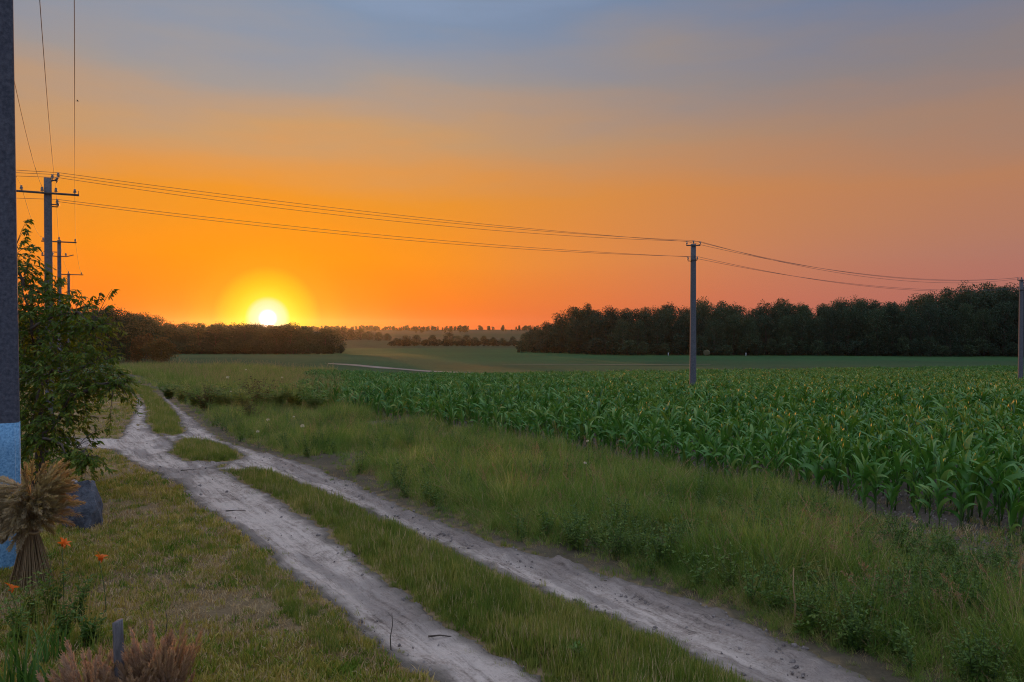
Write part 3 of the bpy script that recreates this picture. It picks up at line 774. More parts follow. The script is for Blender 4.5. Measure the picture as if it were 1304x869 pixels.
infr = np.abs(CP[:, 0]) < CP[:, 1] * 0.637
order = np.argsort(np.where(infr, dist + 0.9 * CP[:, 2], 1e6))
near_i = order[:300]; rest = np.ones(len(CP), bool); rest[near_i] = False
csc = lambda p: (0.78 + 0.44 * fbm(p[:, 0] / 4, p[:, 1] / 4, 151, 2)) * np.where(p[:, 2] == 0, 0.86, 1.0) * np.clip(rng.normal(1.0, 0.13, len(p)), 0.6, 1.22) * 0.99
NP = CP[near_i]; ns = csc(NP)
for i in range(len(NP)):
    px_, py_, _ = NP[i]
    t = empty('corn_plant', (px_, py_, float(hgt(px_, py_)) - 0.01), random.uniform(0, 6.28))
    t.rotation_euler = (random.gauss(0, 0.05), random.gauss(0, 0.05), random.uniform(0, 6.28))
    sc = float(ns[i]); t.scale = (sc, sc, sc)
    tag(t, 'leafy young green corn plant in the nearest rows at the right', 'corn plant', 'corn plants in the nearest rows')
    obj('stalk', SM, None, t)
    for w, z, a, s in CS[i % len(CS)]:
        lo = obj('leaf', CLM[w], None, t); lo.location = (0, 0, z); lo.rotation_euler = (0, 0, a); lo.scale = (s, s, s)
RP = CP[rest]
scatter('corn_field', ground_pts(RP[:, 0], RP[:, 1], 0.01), rand_rot(len(RP), 0.06), csc(RP), rng.integers(0, 6, len(RP)), corn_protos, 'dense rows of green corn stretching away to the forest')
print('corn', len(CP))

# ------------------------------------------------------------------ trees
def tree_shapes(seed, h, wid, low=0.12, clumps=34, per=230, leaf=0.42, limbs=7):
    r = np.random.default_rng(seed)
    tr = MB(); cr_ = MB()
    z = np.linspace(-0.3, h * 0.8, 8)
    bend = np.stack([0.02 * h * np.sin(z / h * 4 + seed), 0.02 * h * np.cos(z / h * 3 + seed), z], 1); bend[0, :2] = bend[1, :2]
    tr.tube(bend, np.linspace(0.024 * h, 0.004 * h, 8) * np.array([1.4, 1, 1, 1, 1, 1, 1, 1]), 7)
    cen = []
    for k in range(clumps):
        t = (k + r.uniform(0, 1)) / clumps
        zz = h * (low + (0.97 - low) * t ** 0.9)
        prof = math.sin(math.pi * min(0.16 + 0.80 * t, 1)) ** 0.6 * (1 - 0.25 * t)
        a = k * 2.399 + r.uniform(-0.5, 0.5); rad = wid / 2 * prof * math.sqrt(r.uniform(0.15, 1.0))
        cen.append((rad * math.cos(a), rad * math.sin(a), zz, wid * r.uniform(0.13, 0.24)))
    for k in range(limbs):
        c = cen[int((k + 0.5) / limbs * clumps)]
        z0 = max(0.12 * h, c[2] - 0.28 * h); t = np.linspace(0, 1, 5)
        b = np.array([np.interp(z0, z, bend[:, 0]), np.interp(z0, z, bend[:, 1]), z0])
        P = b + (np.array(c[:3]) - b) * t[:, None]; P[:, 2] += -0.03 * h * np.sin(t * 3.14)
        tr.tube(P, np.linspace(0.009 * h, 0.0025 * h, 5), 5)
    for cx, cy_, cz, rr in cen:
        n = per
        d = r.normal(0, 1, (n, 3)); d /= np.linalg.norm(d, axis=1)[:, None]
        q = rr * (0.45 + 0.65 * r.uniform(0, 1, n) ** 0.6)
        lump = 1 + 0.25 * np.sin(d[:, 0] * 5 + seed) * np.sin(d[:, 2] * 4 + cx)
        pos = d * (q * lump)[:, None] * np.array([1, 1, 0.78]) + np.array([cx, cy_, cz])
        pos = pos[pos[:, 2] > 0.1]; n = len(pos)
        M = rotmats(r.uniform(0, 6.28, n), r.uniform(-1.2, 1.2, n), r.uniform(-1.2, 1.2, n))
        V, Fq = multi(LEAF_V * np.array([1, 1.6, 1]) - np.array([0.5, 0, 0]), LEAF_F[[0, 1, 2, 3, 4, 5]], M, pos, leaf * r.uniform(0.6, 1.4, n)); cr_.add(V, None, Fq)
    return tr, cr_
def tree_kind(name, seed, h, wid, leafmat=M_wood_leaf, **kw):
    tr, cr_ = tree_shapes(seed, h, wid, **kw)
    tm = tr.mesh('trunk', True); tm.materials.append(M_bark)
    cm = cr_.mesh('crown'); cm.materials.append(leafmat)
    return name, tm, cm, h
def plant_tree(kind, loc, rz, sxy, sz, label, group=None, cat='tree'):
    name, tm, cm, h = kind
    t = empty(name, loc, rz); t.scale = (sxy, sxy, sz)
    tag(t, label, cat, group)
    obj('trunk', tm, None, t); c = obj('crown', cm, None, t); c['kind'] = 'stuff'
    return t
K = [tree_kind('broadleaf_tree', 1, 18, 12, low=0.03), tree_kind('broadleaf_tree', 2, 18, 13.5, low=0.02), tree_kind('broadleaf_tree', 3, 18, 10.5, low=0.03, clumps=32),
     tree_kind('broadleaf_tree', 4, 18, 12.5, low=0.04, clumps=40, per=200), tree_kind('broadleaf_tree', 5, 18, 10, low=0.02, clumps=38)]
KB = [tree_kind('edge_shrub', 11, 5, 5.5, low=0.1, clumps=16, per=200, leaf=0.3, limbs=4), tree_kind('edge_shrub', 12, 5, 4.2, low=0.08, clumps=14, per=200, leaf=0.3, limbs=4)]
# forest on the right: top line of the wood in the photograph
TOPX = [655, 668, 690, 720, 748, 775, 830, 880, 930, 990, 1040, 1090, 1140, 1200, 1260, 1304, 1420]
TOPY = [436, 420, 413, 404, 392, 396, 394, 391, 390, 389, 386, 381, 384, 373, 370, 366, 362]
nf = 0
for row, (Y0, step, hf) in enumerate(((300, 6.2, 0.80), (309, 6.6, 0.97), (320, 7.0, 1.0), (336, 7.5, 1.0))):
    px = 668.0 + row * 6
    while px < 1400:
        Yp = Y0 + rng.uniform(-3, 3) + 34 * float(sstep(800, 665, px)) + (px > 1000) * (1000 - px) * 0.05
        g = on_ground(px, Yp)
        topz = at_y(px, np.interp(px, TOPX, TOPY) + rng.normal(0, 3.0) , Yp)[2]
        h = max(5.5, (topz - g[2]) * hf * rng.uniform(0.90, 1.06))
        k = K[rng.integers(0, 5)]
        s = h / 18
        plant_tree(k, g, rng.uniform(0, 6.28), s * rng.uniform(0.8, 1.05) * (0.75 + 0.25 * min(1, 14 / h)) , s, 'dark broadleaf tree crowded into the forest behind the corn', 'trees of the right-hand forest')
        nf += 1
        px += step * F_ / Yp * rng.uniform(0.8, 1.25)
px = 664.0
while px < 1390:
    Yp = 294 + rng.uniform(-3, 2) + 34 * float(sstep(800, 665, px)) + (px > 1000) * (1000 - px) * 0.05
    g = on_ground(px, Yp); s = rng.uniform(0.6, 1.35)
    plant_tree(KB[rng.integers(0, 2)], g, rng.uniform(0, 6.28), s, s * rng.uniform(0.8, 1.3), 'low dark shrub along the foot of the right-hand forest', 'shrubs along the forest edge', 'shrub')
    px += rng.uniform(9, 22)
g = on_ground(748, 322); top = at_y(748, 389, 322)[2]
plant_tree(K[2], g, 1.0, (top - g[2]) / 18 * 0.6, (top - g[2]) / 18, 'tree whose rounded top stands above the low left end of the forest')
print('forest', nf)

# woods on the left, under and beside the sun
TLX = [20, 100, 140, 165, 185, 215, 240, 300, 341, 370, 385, 410, 440, 490, 520]
TLY = [398, 398, 400, 402, 405, 412, 413, 412, 414, 411, 415, 419, 423, 428, 432]
for row, (Y0, step) in enumerate(((285, 5.4), (297, 5.8), (312, 6.2))):
    px = 20 + row * 5.0
    while px < 432:
        Yp = Y0 + rng.uniform(-4, 4) + 60 * float(sstep(380, 485, px))
        g = on_ground(px, Yp); topz = at_y(px, np.interp(px, TLX, TLY) + (rng.normal(0, 2.6) if abs(px - 341) > 32 else 2.0), Yp)[2]
        h = max(3.0, (topz - g[2]) * rng.uniform(0.78, 1.04)); s = h / 18
        plant_tree(K[rng.integers(0, 5)], g, rng.uniform(0, 6.28), s * 1.5, s, 'dark hazy tree in the left-hand wood below the sunset', 'trees of the left-hand wood')
        px += step * F_ / Yp * rng.uniform(0.8, 1.25)
for px, Y, ty_, lab in ((118, 150, 396, 'dark tree behind the leafy branches, left end of the near clump'), (140, 152, 394, 'dark tree right of the branch tips in the near left clump'),
                        (160, 156, 399, 'roundest dark tree in the near left clump'), (178, 160, 402, 'dark tree sloping down at the right of the near left clump'), (196, 166, 412, 'low dark tree behind the russet bush')):
    g = on_ground(px, Y); h = at_y(px, ty_, Y)[2] - g[2]; s = h / 18
    plant_tree(K[rng.integers(0, 5)], g, rng.uniform(0, 6.28), s * 1.15, s, lab)
px = 225.0
while px < 436:
    Yp = 278 + rng.uniform(-3, 3) + 60 * float(sstep(380, 485, px)); g = on_ground(px, Yp); k_ = rng.uniform(0.55, 1.0)
    plant_tree(KB[rng.integers(0, 2)], g, rng.uniform(0, 6.28), k_ * 1.3, k_, 'low hazy shrub along the foot of the left-hand wood', 'shrubs before the left-hand wood', 'shrub')
    px += rng.uniform(8, 17)
KR = tree_kind('russet_bush', 21, 5, 6.0, M_rust_leaf, low=0.1, clumps=18, per=220, leaf=0.28, limbs=4)
for px, Y, ty_, lab in ((206, 146, 432, 'rounded russet bush at the right end of the left trees'), (186, 150, 428, 'dull russet bush under the dark left trees')):
    g = on_ground(px, Y); h = at_y(px, ty_, Y)[2] - g[2]; plant_tree(KR, g, px, h / 5, h / 5, lab, None, 'bush')
# scattered trees in the valley
MT = [(505, 431, 440), (517, 428, 441), (530, 427, 440), (541, 433, 440), (551, 427, 440), (572, 424, 439), (583, 428, 440), (594, 427, 439), (605, 430, 440), (616, 428, 439), (628, 430, 439), (640, 431, 440), (653, 429, 439),
      (436, 418, 434), (447, 420, 433), (459, 419, 433), (470, 422, 433), (482, 423, 434), (493, 425, 434)]
for i, (px, ty_, by) in enumerate(MT):
    g = at(px, by); h = at_y(px, ty_, g[1])[2] - g[2]; s = h / 18
    plant_tree(K[i % 5], g, i * 1.3, s * 1.7, s, 'small dark tree in the loose row down in the valley', 'loose row of valley trees')
for i in range(22):
    px = 500 + i * 7.4 + rng.uniform(-2, 2); g = at(px, 441); k_ = rng.uniform(0.5, 0.85)
    plant_tree(KB[i % 2], g, i, k_ * 1.5, k_, 'low shrub in the hedge line down in the valley', 'valley hedge shrubs', 'shrub')
# tree line on the far ridge: reads as one mass
KF_t, KF_c = tree_shapes(31, 10, 9, low=0.05, clumps=14, per=40, leaf=1.2)
far = proto('ridge_tree_kind', [(KF_c, M_wood_leaf)])
far2 = proto('ridge_tree_kind.001', [(tree_shapes(32, 10, 6, low=0.02, clumps=14, per=40, leaf=1.2)[1], M_wood_leaf)])
fx, fy, fs = [], [], []
for row, Y0 in enumerate((1080, 1290, 1400, 1480, 1550)):
    n = 700
    xx = rng.uniform(-1500, 1500, n) if row else rng.uniform(-600, -60, 60)
    dens = fbm(xx / 130, 0 * xx + row * 3.3, 161, 3)
    k = rng.uniform(0, 1, len(xx)) < np.clip((dens - 0.30) * 6, 0.15, 1)
    fx.append(xx[k]); fy.append(Y0 + rng.uniform(-25, 25, k.sum())); fs.append(rng.uniform(0.35, 0.95, k.sum()) * (0.6 + 0.7 * dens[k]))
fx, fy, fs = map(np.concatenate, (fx, fy, fs))
scatter('ridge_tree_line', np.stack([fx, fy, hgt(fx, fy) - 0.2], 1), np.stack([0 * fx, 0 * fx, rng.uniform(0, 6.28, len(fx))], 1), fs, rng.integers(0, 2, len(fx)), [far, far2], 'distant line of tiny trees along the horizon ridge')

# ------------------------------------------------------------------ leafy tree beside the near pole
def orchard_tree():
    r = np.random.default_rng(77)
    Yc = 16.0
    base = at(52, 590); base = on_ground(48, 17.0)
    root = empty('orchard_tree', base)
    tag(root, 'leafy green tree with drooping branches beside the near concrete pole', 'tree')
    B = np.array(base)
    tr = MB()
    # blobs of foliage: pixel centre, depth, radius in metres
    blobs = [(40, 420, 16.0, 0.95), (70, 430, 16.5, 0.9), (30, 365, 16.5, 0.75), (60, 375, 17, 0.55), (95, 400, 16.0, 0.55), (118, 420, 15.6, 0.45), (60, 480, 15.6, 0.95), (95, 475, 15.4, 0.8), (125, 465, 15.2, 0.55),
             (40, 540, 15.3, 0.75), (75, 535, 15.0, 0.65), (105, 500, 14.9, 0.5), (145, 490, 14.8, 0.33), (20, 470, 16.5, 1.1), (55, 560, 14.6, 0.45), (90, 580, 14.2, 0.28), (112, 583, 14.0, 0.2), (15, 330, 17, 0.7), (10, 560, 16, 0.8),
             (-30, 400, 17, 1.4), (-40, 480, 17, 1.4), (-60, 340, 18, 1.0)]
    sprays = [(36, 278, 16.5), (33, 290, 16.4), (45, 312, 16.6), (38, 325, 16.4), (78, 372, 16.8), (60, 345, 16.9), (128, 372, 15.8), (143, 368, 15.6), (120, 383, 15.7), (136, 388, 15.6), (104, 378, 16), (150, 415, 15.4), (160, 478, 14.9), (172, 500, 14.7), (166, 512, 14.7), (130, 545, 14.5), (120, 560, 14.5), (140, 538, 14.6), (118, 582, 13.9), (132, 588, 13.9), (105, 600, 13.9), (100, 595, 13.8)]
    limb_ends = []
    zt_ = np.linspace(0, 2.6, 7); tp = B + np.stack([0.15 * np.sin(zt_), 0.1 * np.cos(zt_ * 1.3) - 0.1, zt_], 1)
    tr.tube(tp, np.linspace(0.15, 0.07, 7), 9)
    skel = list(tp[2:])
    for px, py, Y, rr in blobs:
        c = at_y(px, py, Y)
        d = [np.linalg.norm(c - s_) + 0.5 * max(0, s_[2] - c[2]) for s_ in skel]; s0 = skel[int(np.argmin(d))]
        t = np.linspace(0, 1, 7); P = s0 + (c - s0) * t[:, None]; P[:, 2] += 0.22 * np.sin(t * math.pi) * np.linalg.norm(c - s0) * 0.5
        P[1:-1] += r.normal(0, 0.03, (5, 3))
        tr.tube(P, np.linspace(0.035, 0.012, 7), 5); skel += list(P[3:]); limb_ends.append(c)
    twigs = []
    for (px, py, Y, rr) in blobs:
        c = at_y(px, py, Y); n = int(100 * rr ** 1.6) + 14
        d = r.normal(0, 1, (n, 3)); d /= np.linalg.norm(d, axis=1)[:, None]
        pos = c + d * (rr * r.uniform(0.35, 1.08, n) ** 0.7)[:, None] * np.array([1, 1, 0.85])
        for p, dd_ in zip(pos, d):
            if p[2] > float(hgt(p[0], p[1])) + 0.15: twigs.append((p, dd_, 13))
    for px, py, Y in sprays:
        p = at_y(px, py, Y); near = limb_ends[int(np.argmin([np.linalg.norm(p - q) for q in limb_ends]))]
        d = (p - near); d = d / (np.linalg.norm(d) + 1e-6)
        t = np.linspace(0, 1, 6); P = near + (p - near) * t[:, None]; P[:, 2] += 0.08 * np.sin(t * 3.14)
        tr.tube(P, np.linspace(0.009, 0.003, 6), 4)
        twigs.append((p, d, 22))
    LP, LM, LS = [], [], []
    for p, d, n in twigs:
        L_ = r.uniform(0.28, 0.48)
        d = d + np.array([0, 0, r.uniform(-0.35, 0.25)]); d /= np.linalg.norm(d)
        t = np.linspace(0, 1, 5); P = p - d * L_ * 0.6 + d * L_ * t[:, None]; P[:, 2] -= 0.12 * t ** 2
        tr.tube(P, np.linspace(0.005, 0.002, 5), 3, False)
        k = r.uniform(0.1, 1, n)
        pos = np.stack([np.interp(k, t, P[:, i]) for i in range(3)], 1)
        az0 = math.atan2(d[1], d[0])
        LP.append(pos); LM.append(rotmats(az0 + r.choice([-1, 1], n) * r.uniform(0.2, 1.3, n), r.uniform(0.05, 1.0, n), r.normal(0, 0.6, n))); LS.append(r.uniform(0.07, 0.15, n))
    LP, LM, LS = map(np.concatenate, (LP, LM, LS))
    tr_ = tr.build('trunk', M_bark, None, True)
    tr_.data.transform(__import__('mathutils').Matrix.Translation(-Vector(base))); tr_.parent = root
    lt_ = LEAF_V * np.array([1, 0.85, 1])
    # the 300 leaves that show largest are leaves of their own
    show = LS / LP[:, 1] * (np.abs(LP[:, 0]) < LP[:, 1] * 0.6) / (1 + 0.15 * (LP[:, 1] - 13.5))
    big = np.argsort(-show)[:300]; rest_ = np.ones(len(LP), bool); rest_[big] = False
    V, Fq = multi(lt_, LEAF_F, LM[rest_], LP[rest_] - B, LS[rest_])
    c = MB().add(V, None, Fq).build('foliage', M_treeleaf, root); c['kind'] = 'stuff'
    lm = make_mesh('leaf', lt_, [LEAF_F]); lm.materials.append(M_treeleaf)
    from mathutils import Matrix
    for i in big:
        o = obj('leaf', lm, None, root)
        m4 = Matrix(LM[i].tolist()).to_4x4(); m4.translation = Vector(LP[i] - B)
        o.matrix_local = m4 @ Matrix.Diagonal((LS[i], LS[i], LS[i], 1))
    print('orchard leaves', len(LP))
orchard_tree()

# ------------------------------------------------------------------ utility poles and wires
def post_mb(h, wb, wt, chamfer=0.16, z0=-0.4, n=10):
    mb = MB(); V = []
    zs = np.linspace(z0, h, n)
    for z in zs:
        w = (wb + (wt - wb) * max(z, 0) / h) / 2; c = w * chamfer * 2
        for x, y in ((w - c, -w), (w, -w + c), (w, w - c), (w - c, w), (-w + c, w), (-w, w - c), (-w, -w + c), (-w + c, -w)): V.append((x, y, z))
    Qp = [(i * 8 + j, i * 8 + (j + 1) % 8, i * 8 + 8 + (j + 1) % 8, i * 8 + 8 + j) for i in range(n - 1) for j in range(8)]
    t = (n - 1) * 8; Qp += [(t, t + 1, t + 2, t + 3), (t, t + 3, t + 4, t + 7), (t + 4, t + 5, t + 6, t + 7)]
    return mb.add(V, Qp)
def insulator_mesh():
    prof = [(0.0, 0.012), (0.05, 0.012), (0.055, 0.045), (0.075, 0.05), (0.09, 0.03), (0.10, 0.045), (0.125, 0.042), (0.14, 0.024), (0.152, 0.036), (0.175, 0.03), (0.185, 0.0)]
    n = 10; V = [(r_ * math.cos(k * 2 * math.pi / n), r_ * math.sin(k * 2 * math.pi / n), z - 0.02) for z, r_ in prof for k in range(n)]
    Qi = [(i * n + j, i * n + (j + 1) % n, (i + 1) * n + (j + 1) % n, (i + 1) * n + j) for i in range(len(prof) - 1) for j in range(n)]
    m = make_mesh('insulator', V, [Qi], True); m.materials.append(M_porcelain); return m
INS = insulator_mesh()
class Pole:
    def __init__(s, name_label, base, h, wb=0.27, wt=0.19, rz=0.0):
        s.root = empty('utility_pole', base, rz); s.base = np.array(base); s.rz = rz; s.h = h
        tag(s.root, name_label, 'utility pole')
        s.post = post_mb(h, wb, wt).build('post', M_concrete, s.root)
    def loc(s, x, y, z):
        c, n = math.cos(s.rz), math.sin(s.rz); return s.base + np.array([c * x - n * y, n * x + c * y, z])
    def arm(s, length, z, y=-0.14, xo=0.0, name='crossarm', th=0.075):
        a = MB().box((xo, y, z), (length, th, th)).build(name, M_steel, s.root)
        return a
    def ins(s, x, y, z, sc=1.25, on=None):
        o = obj('insulator', INS, None, on or s.root); o.location = (x, y, z); o.scale = (sc, sc, sc)
        return s.loc(x, y, z + 0.16 * sc)
    def hook(s, P, name='bracket', r_=0.018):
        MB().tube(P, r_, 6).build(name, M_steel, s.root, True)
LINE_RZ = math.atan2(0.48, 0.88)         # crossarms of the left row stand square to that row
def base_at(px, Y): return on_ground(px, Y)
# near pole
b0 = on_ground(12, 11.0); b0[0] = (25.5 - W_ / 2) / F_ * 11.0 - 0.185
p0 = Pole('thick concrete utility pole with a blue painted base at the left edge', b0, 9.4, 0.31, 0.20, LINE_RZ)
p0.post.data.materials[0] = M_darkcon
paint = post_mb(2.0, 0.318, 0.295, n=6, z0=0.02).build('paint_band', M_paint, p0.root)
paint['label'] = 'light blue limewashed lower part'
em = MB()                                  # sunlit right chamfer: its brightness put in as a white strip
def corner(z):
    w = (0.318 + (0.295 - 0.318) * z / 2.0) / 2 + 0.002; c = w * 0.32
    return [(w - c - 0.006, -w, z), (w, -w + c + 0.006, z), (w - 0.01, -w + c + 0.006, z), (w - c - 0.006, -w + 0.01, z)]
em.add(np.array(corner(0.03) + corner(1.998)), [(0, 1, 5, 4), (1, 2, 6, 5), (3, 0, 4, 7), (4, 5, 6, 7)])
em.build('corner_sunlight_strip', M_edge, p0.root)['label'] = 'white strip standing for sunlight on the corner of the painted base'
arm0 = p0.arm(2.0, 9.0, -0.16)
P0 = [p0.ins(x, -0.16, 9.04, on=arm0) for x in (-0.85, -0.3, 0.35, 0.85)]
# T-shaped pole of the left row
Y1 = 31.6
b1 = on_ground(62.5, Y1); h1 = at_y(62.5, 227, Y1)[2] - b1[2]
p1 = Pole('tall T-shaped concrete pole at the left where two wire lines cross', b1, h1, 0.30, 0.265, LINE_RZ)
za = at_y(62.5, 247, Y1)[2] - b1[2]
arm1 = p1.arm(2.15, za, -0.18)
A1 = [p1.ins(-0.88, -0.18, za + 0.03, on=arm1), p1.ins(-0.19, -0.19, za + 0.03, on=arm1), p1.ins(0.28, -0.18, za + 0.03, on=arm1), p1.ins(0.93, -0.18, za + 0.03, on=arm1)]
for xx in (-1.06, 1.06): p1.hook([(xx, -0.18, za), (xx, -0.18, za + 0.17)], 'arm_pin', 0.012)
p1.hook([(0.12, -0.1, h1 - 0.12), (0.30, -0.1, h1 - 0.06), (0.36, -0.1, h1 + 0.02)], 'bracket', 0.03)
T1 = [p1.ins(0.36, -0.1, h1 + 0.03), p1.ins(0.16, -0.06, h1 - 0.05), p1.ins(0.30, 0.1, h1 - 0.13)]
p1.hook([(0.12, -0.1, za - 0.42), (0.32, -0.1, za - 0.42)], 'bracket', 0.025)
p1.hook([(0.12, 0.08, za - 0.48), (0.34, 0.08, za - 0.48)], 'bracket', 0.025)
B1 = [p1.ins(0.32, -0.1, za - 0.41), p1.ins(0.34, 0.08, za - 0.47)]
p1.hook([(-0.16, -0.08, za - 2.28), (0.30, -0.08, za - 2.28)], 'arm_pin', 0.018)
# second and third pole of the row
Y2 = 50.0
b2 = on_ground(76.3, Y2); h2 = at_y(76.3, 306, Y2)[2] - b2[2]
p2 = Pole('middle concrete pole of the left row with two short arms', b2, h2, 0.28, 0.20, LINE_RZ)
arm2 = p2.arm(1.9, h2 - 0.12, -0.14); A2 = [p2.ins(-0.85, -0.14, h2 - 0.09, on=arm2), p2.ins(0.0, -0.02, h2 + 0.0), p2.ins(0.88, -0.14, h2 - 0.09, on=arm2)]
p2.hook([(-0.95, -0.14, h2 - 1.0), (-0.25, -0.14, h2 - 1.02), (0.4, -0.14, h2 - 1.02), (0.78, -0.14, h2 - 0.9)], 'lower_arm', 0.03)
for xx, zz in ((-0.9, 1.0), (-0.34, 1.0), (0.36, 1.0)): p2.ins(xx, -0.14, h2 - zz)
Y3 = 71.0
b3 = on_ground(88, Y3); h3 = at_y(88, 348.5, Y3)[2] - b3[2]
p3 = Pole('farthest concrete pole of the left row above the leafy tree', b3, h3, 0.28, 0.20, LINE_RZ)
arm3 = p3.arm(1.9, h3 - 0.1, -0.14, 0.2); A3 = [p3.ins(-0.6, -0.14, h3 - 0.07, on=arm3), p3.ins(0.0, -0.02, h3), p3.ins(1.0, -0.14, h3 - 0.07, on=arm3)]
# poles of the line that crosses the corn
def field_pole(px, Y, topy, label):
    b = on_ground(px, Y); h = at_y(px, topy, Y)[2] - b[2]
    rz = math.atan2(-0.79, 0.61) + math.pi / 2 - 0.45
    p = Pole(label, b, h, 0.36, 0.27, 0.0)
    am = p.arm(0.82, h - 0.10, -0.17, -0.04, th=0.06)
    T = [p.ins(-0.42, -0.17, h - 0.07, on=am), p.ins(0.0, -0.02, h + 0.0), p.ins(0.35, -0.17, h - 0.07, on=am)]
    p.hook([(-0.1, -0.1, h - 1.0), (-0.32, -0.12, h - 1.0), (-0.34, -0.12, h - 0.93)], 'bracket', 0.025)
    p.hook([(0.1, -0.1, h - 0.95), (0.2, -0.12, h - 0.95), (0.21, -0.12, h - 0.88)], 'bracket', 0.025)
    Bt = [p.ins(-0.34, -0.12, h - 0.95), p.ins(0.21, -0.12, h - 0.9, 1.0)]
    # steel cap plate
    MB().box((0, 0, h - 0.95), (0.31, 0.31, 0.12)).build('clamp_band', M_steel, p.root)
    return p, T, Bt
pd_, TD, BD = field_pole(882.5, 47.0, 311, 'tall concrete pole standing alone in the corn before the forest')
pe_, TE, BE = field_pole(1300, 71.0, 356, 'concrete pole cut by the right edge of the picture')
# next pole of that line, out beyond the left edge
bl = b1 - (pd_.base - b1) * 1.0; bl[2] = float(hgt(bl[0], bl[1]))
def wire(a, b, sag, label, group=None, r_=0.0085):
    a, b = np.array(a), np.array(b); t = np.linspace(0, 1, 41)
    P = a + (b - a) * t[:, None]; P[:, 2] -= 4 * sag * t * (1 - t)
    o = MB().tube(P, r_, 5).build('overhead_wire', M_wire, None, True)
    tag(o, label, 'wire', group); return o
nm = ('leftmost', 'second from left', 'third from left', 'rightmost')
for i in range(4): wire(P0[i], A1[i], 0.55, nm[i] + ' wire slanting from the top left down to the T-shaped pole', 'wires of the left pole row', 0.007)
for i, j, n_ in ((0, 0, 'left'), (2, 1, 'middle'), (3, 2, 'right')): wire(A1[i], A2[j], 0.5, n_ + ' wire between the T-shaped pole and the pole behind it', 'wires of the left pole row')
for i, n_ in ((0, 'left'), (1, 'middle'), (2, 'right')): wire(A2[i], A3[i], 0.5, n_ + ' wire between the two farthest left poles', 'wires of the left pole row')
nm = ('topmost', 'second', 'third')
for i in range(3): wire(T1[i], TD[i], 0.25 + 0.12 * i, nm[i] + ' upper wire from the T-shaped pole to the corn pole', 'wires crossing the corn')
for i in range(2): wire(B1[i], BD[i], 0.3 + 0.12 * i, ('upper', 'lower')[i] + ' of the two low wires from the T-shaped pole to the corn pole', 'wires crossing the corn')
for i in range(3): wire(TD[i], TE[i], 0.95 + 0.14 * i, nm[i] + ' upper wire from the corn pole to the right edge', 'wires crossing the corn', 0.010)
for i in range(2): wire(BD[i], BE[i], 0.85 + 0.14 * i, ('upper', 'lower')[i] + ' of the two low wires right of the corn pole', 'wires crossing the corn', 0.010)
off = bl - b1
for i in range(3): wire(T1[i], T1[i] + off + np.array([0, 0, 0.3]), 0.35 + 0.1 * i, nm[i] + ' wire running left from the T-shaped pole behind the near pole', 'wires running left')
wire(B1[0], B1[0] + off, 0.4, 'lowest wire running left from the T-shaped pole behind the near pole', 'wires running left')

# ------------------------------------------------------------------ sheaf of reeds
def feather(seed, length, spread, n=70, size=0.05, wd=0.0034):
    """one drooping feathery plume along +x"""
    r = np.random.default_rng(seed); t = np.linspace(0, 1, 7)
    ax = np.stack([length * t, 0 * t, -0.10 * length * t ** 2], 1)
    mb = MB(); mb.tube(ax, np.linspace(0.004, 0.0015, 7), 3, False)
    k = r.uniform(0.05, 1, n); pos = np.stack([np.interp(k, t, ax[:, i]) for i in range(3)], 1)
    env = np.sin(np.pi * np.clip(k * 0.85 + 0.15, 0, 1)) ** 0.7
    a = r.uniform(0, 6.28, n)
    V, q = [], []
    for i in range(n):
        d = np.array([0.85, 0.5 * math.cos(a[i]), 0.5 * math.sin(a[i]) - 0.15]); d *= size * env[i] * r.uniform(0.6, 1.4) * 1.6
        sd = np.cross(d, [0.3, 0.5, 0.8]); sd = sd / np.linalg.norm(sd) * wd
        p = pos[i]; b = len(V); V += [p - sd, p + sd, p + d * 0.6 + sd * 1.3, p + d * 0.6 - sd * 1.3, p + d]
        q += [(b, b + 1, b + 2), (b, b + 2, b + 3), (b + 3, b + 2, b + 4)]
    mb.add(V, None, q)
    return mb
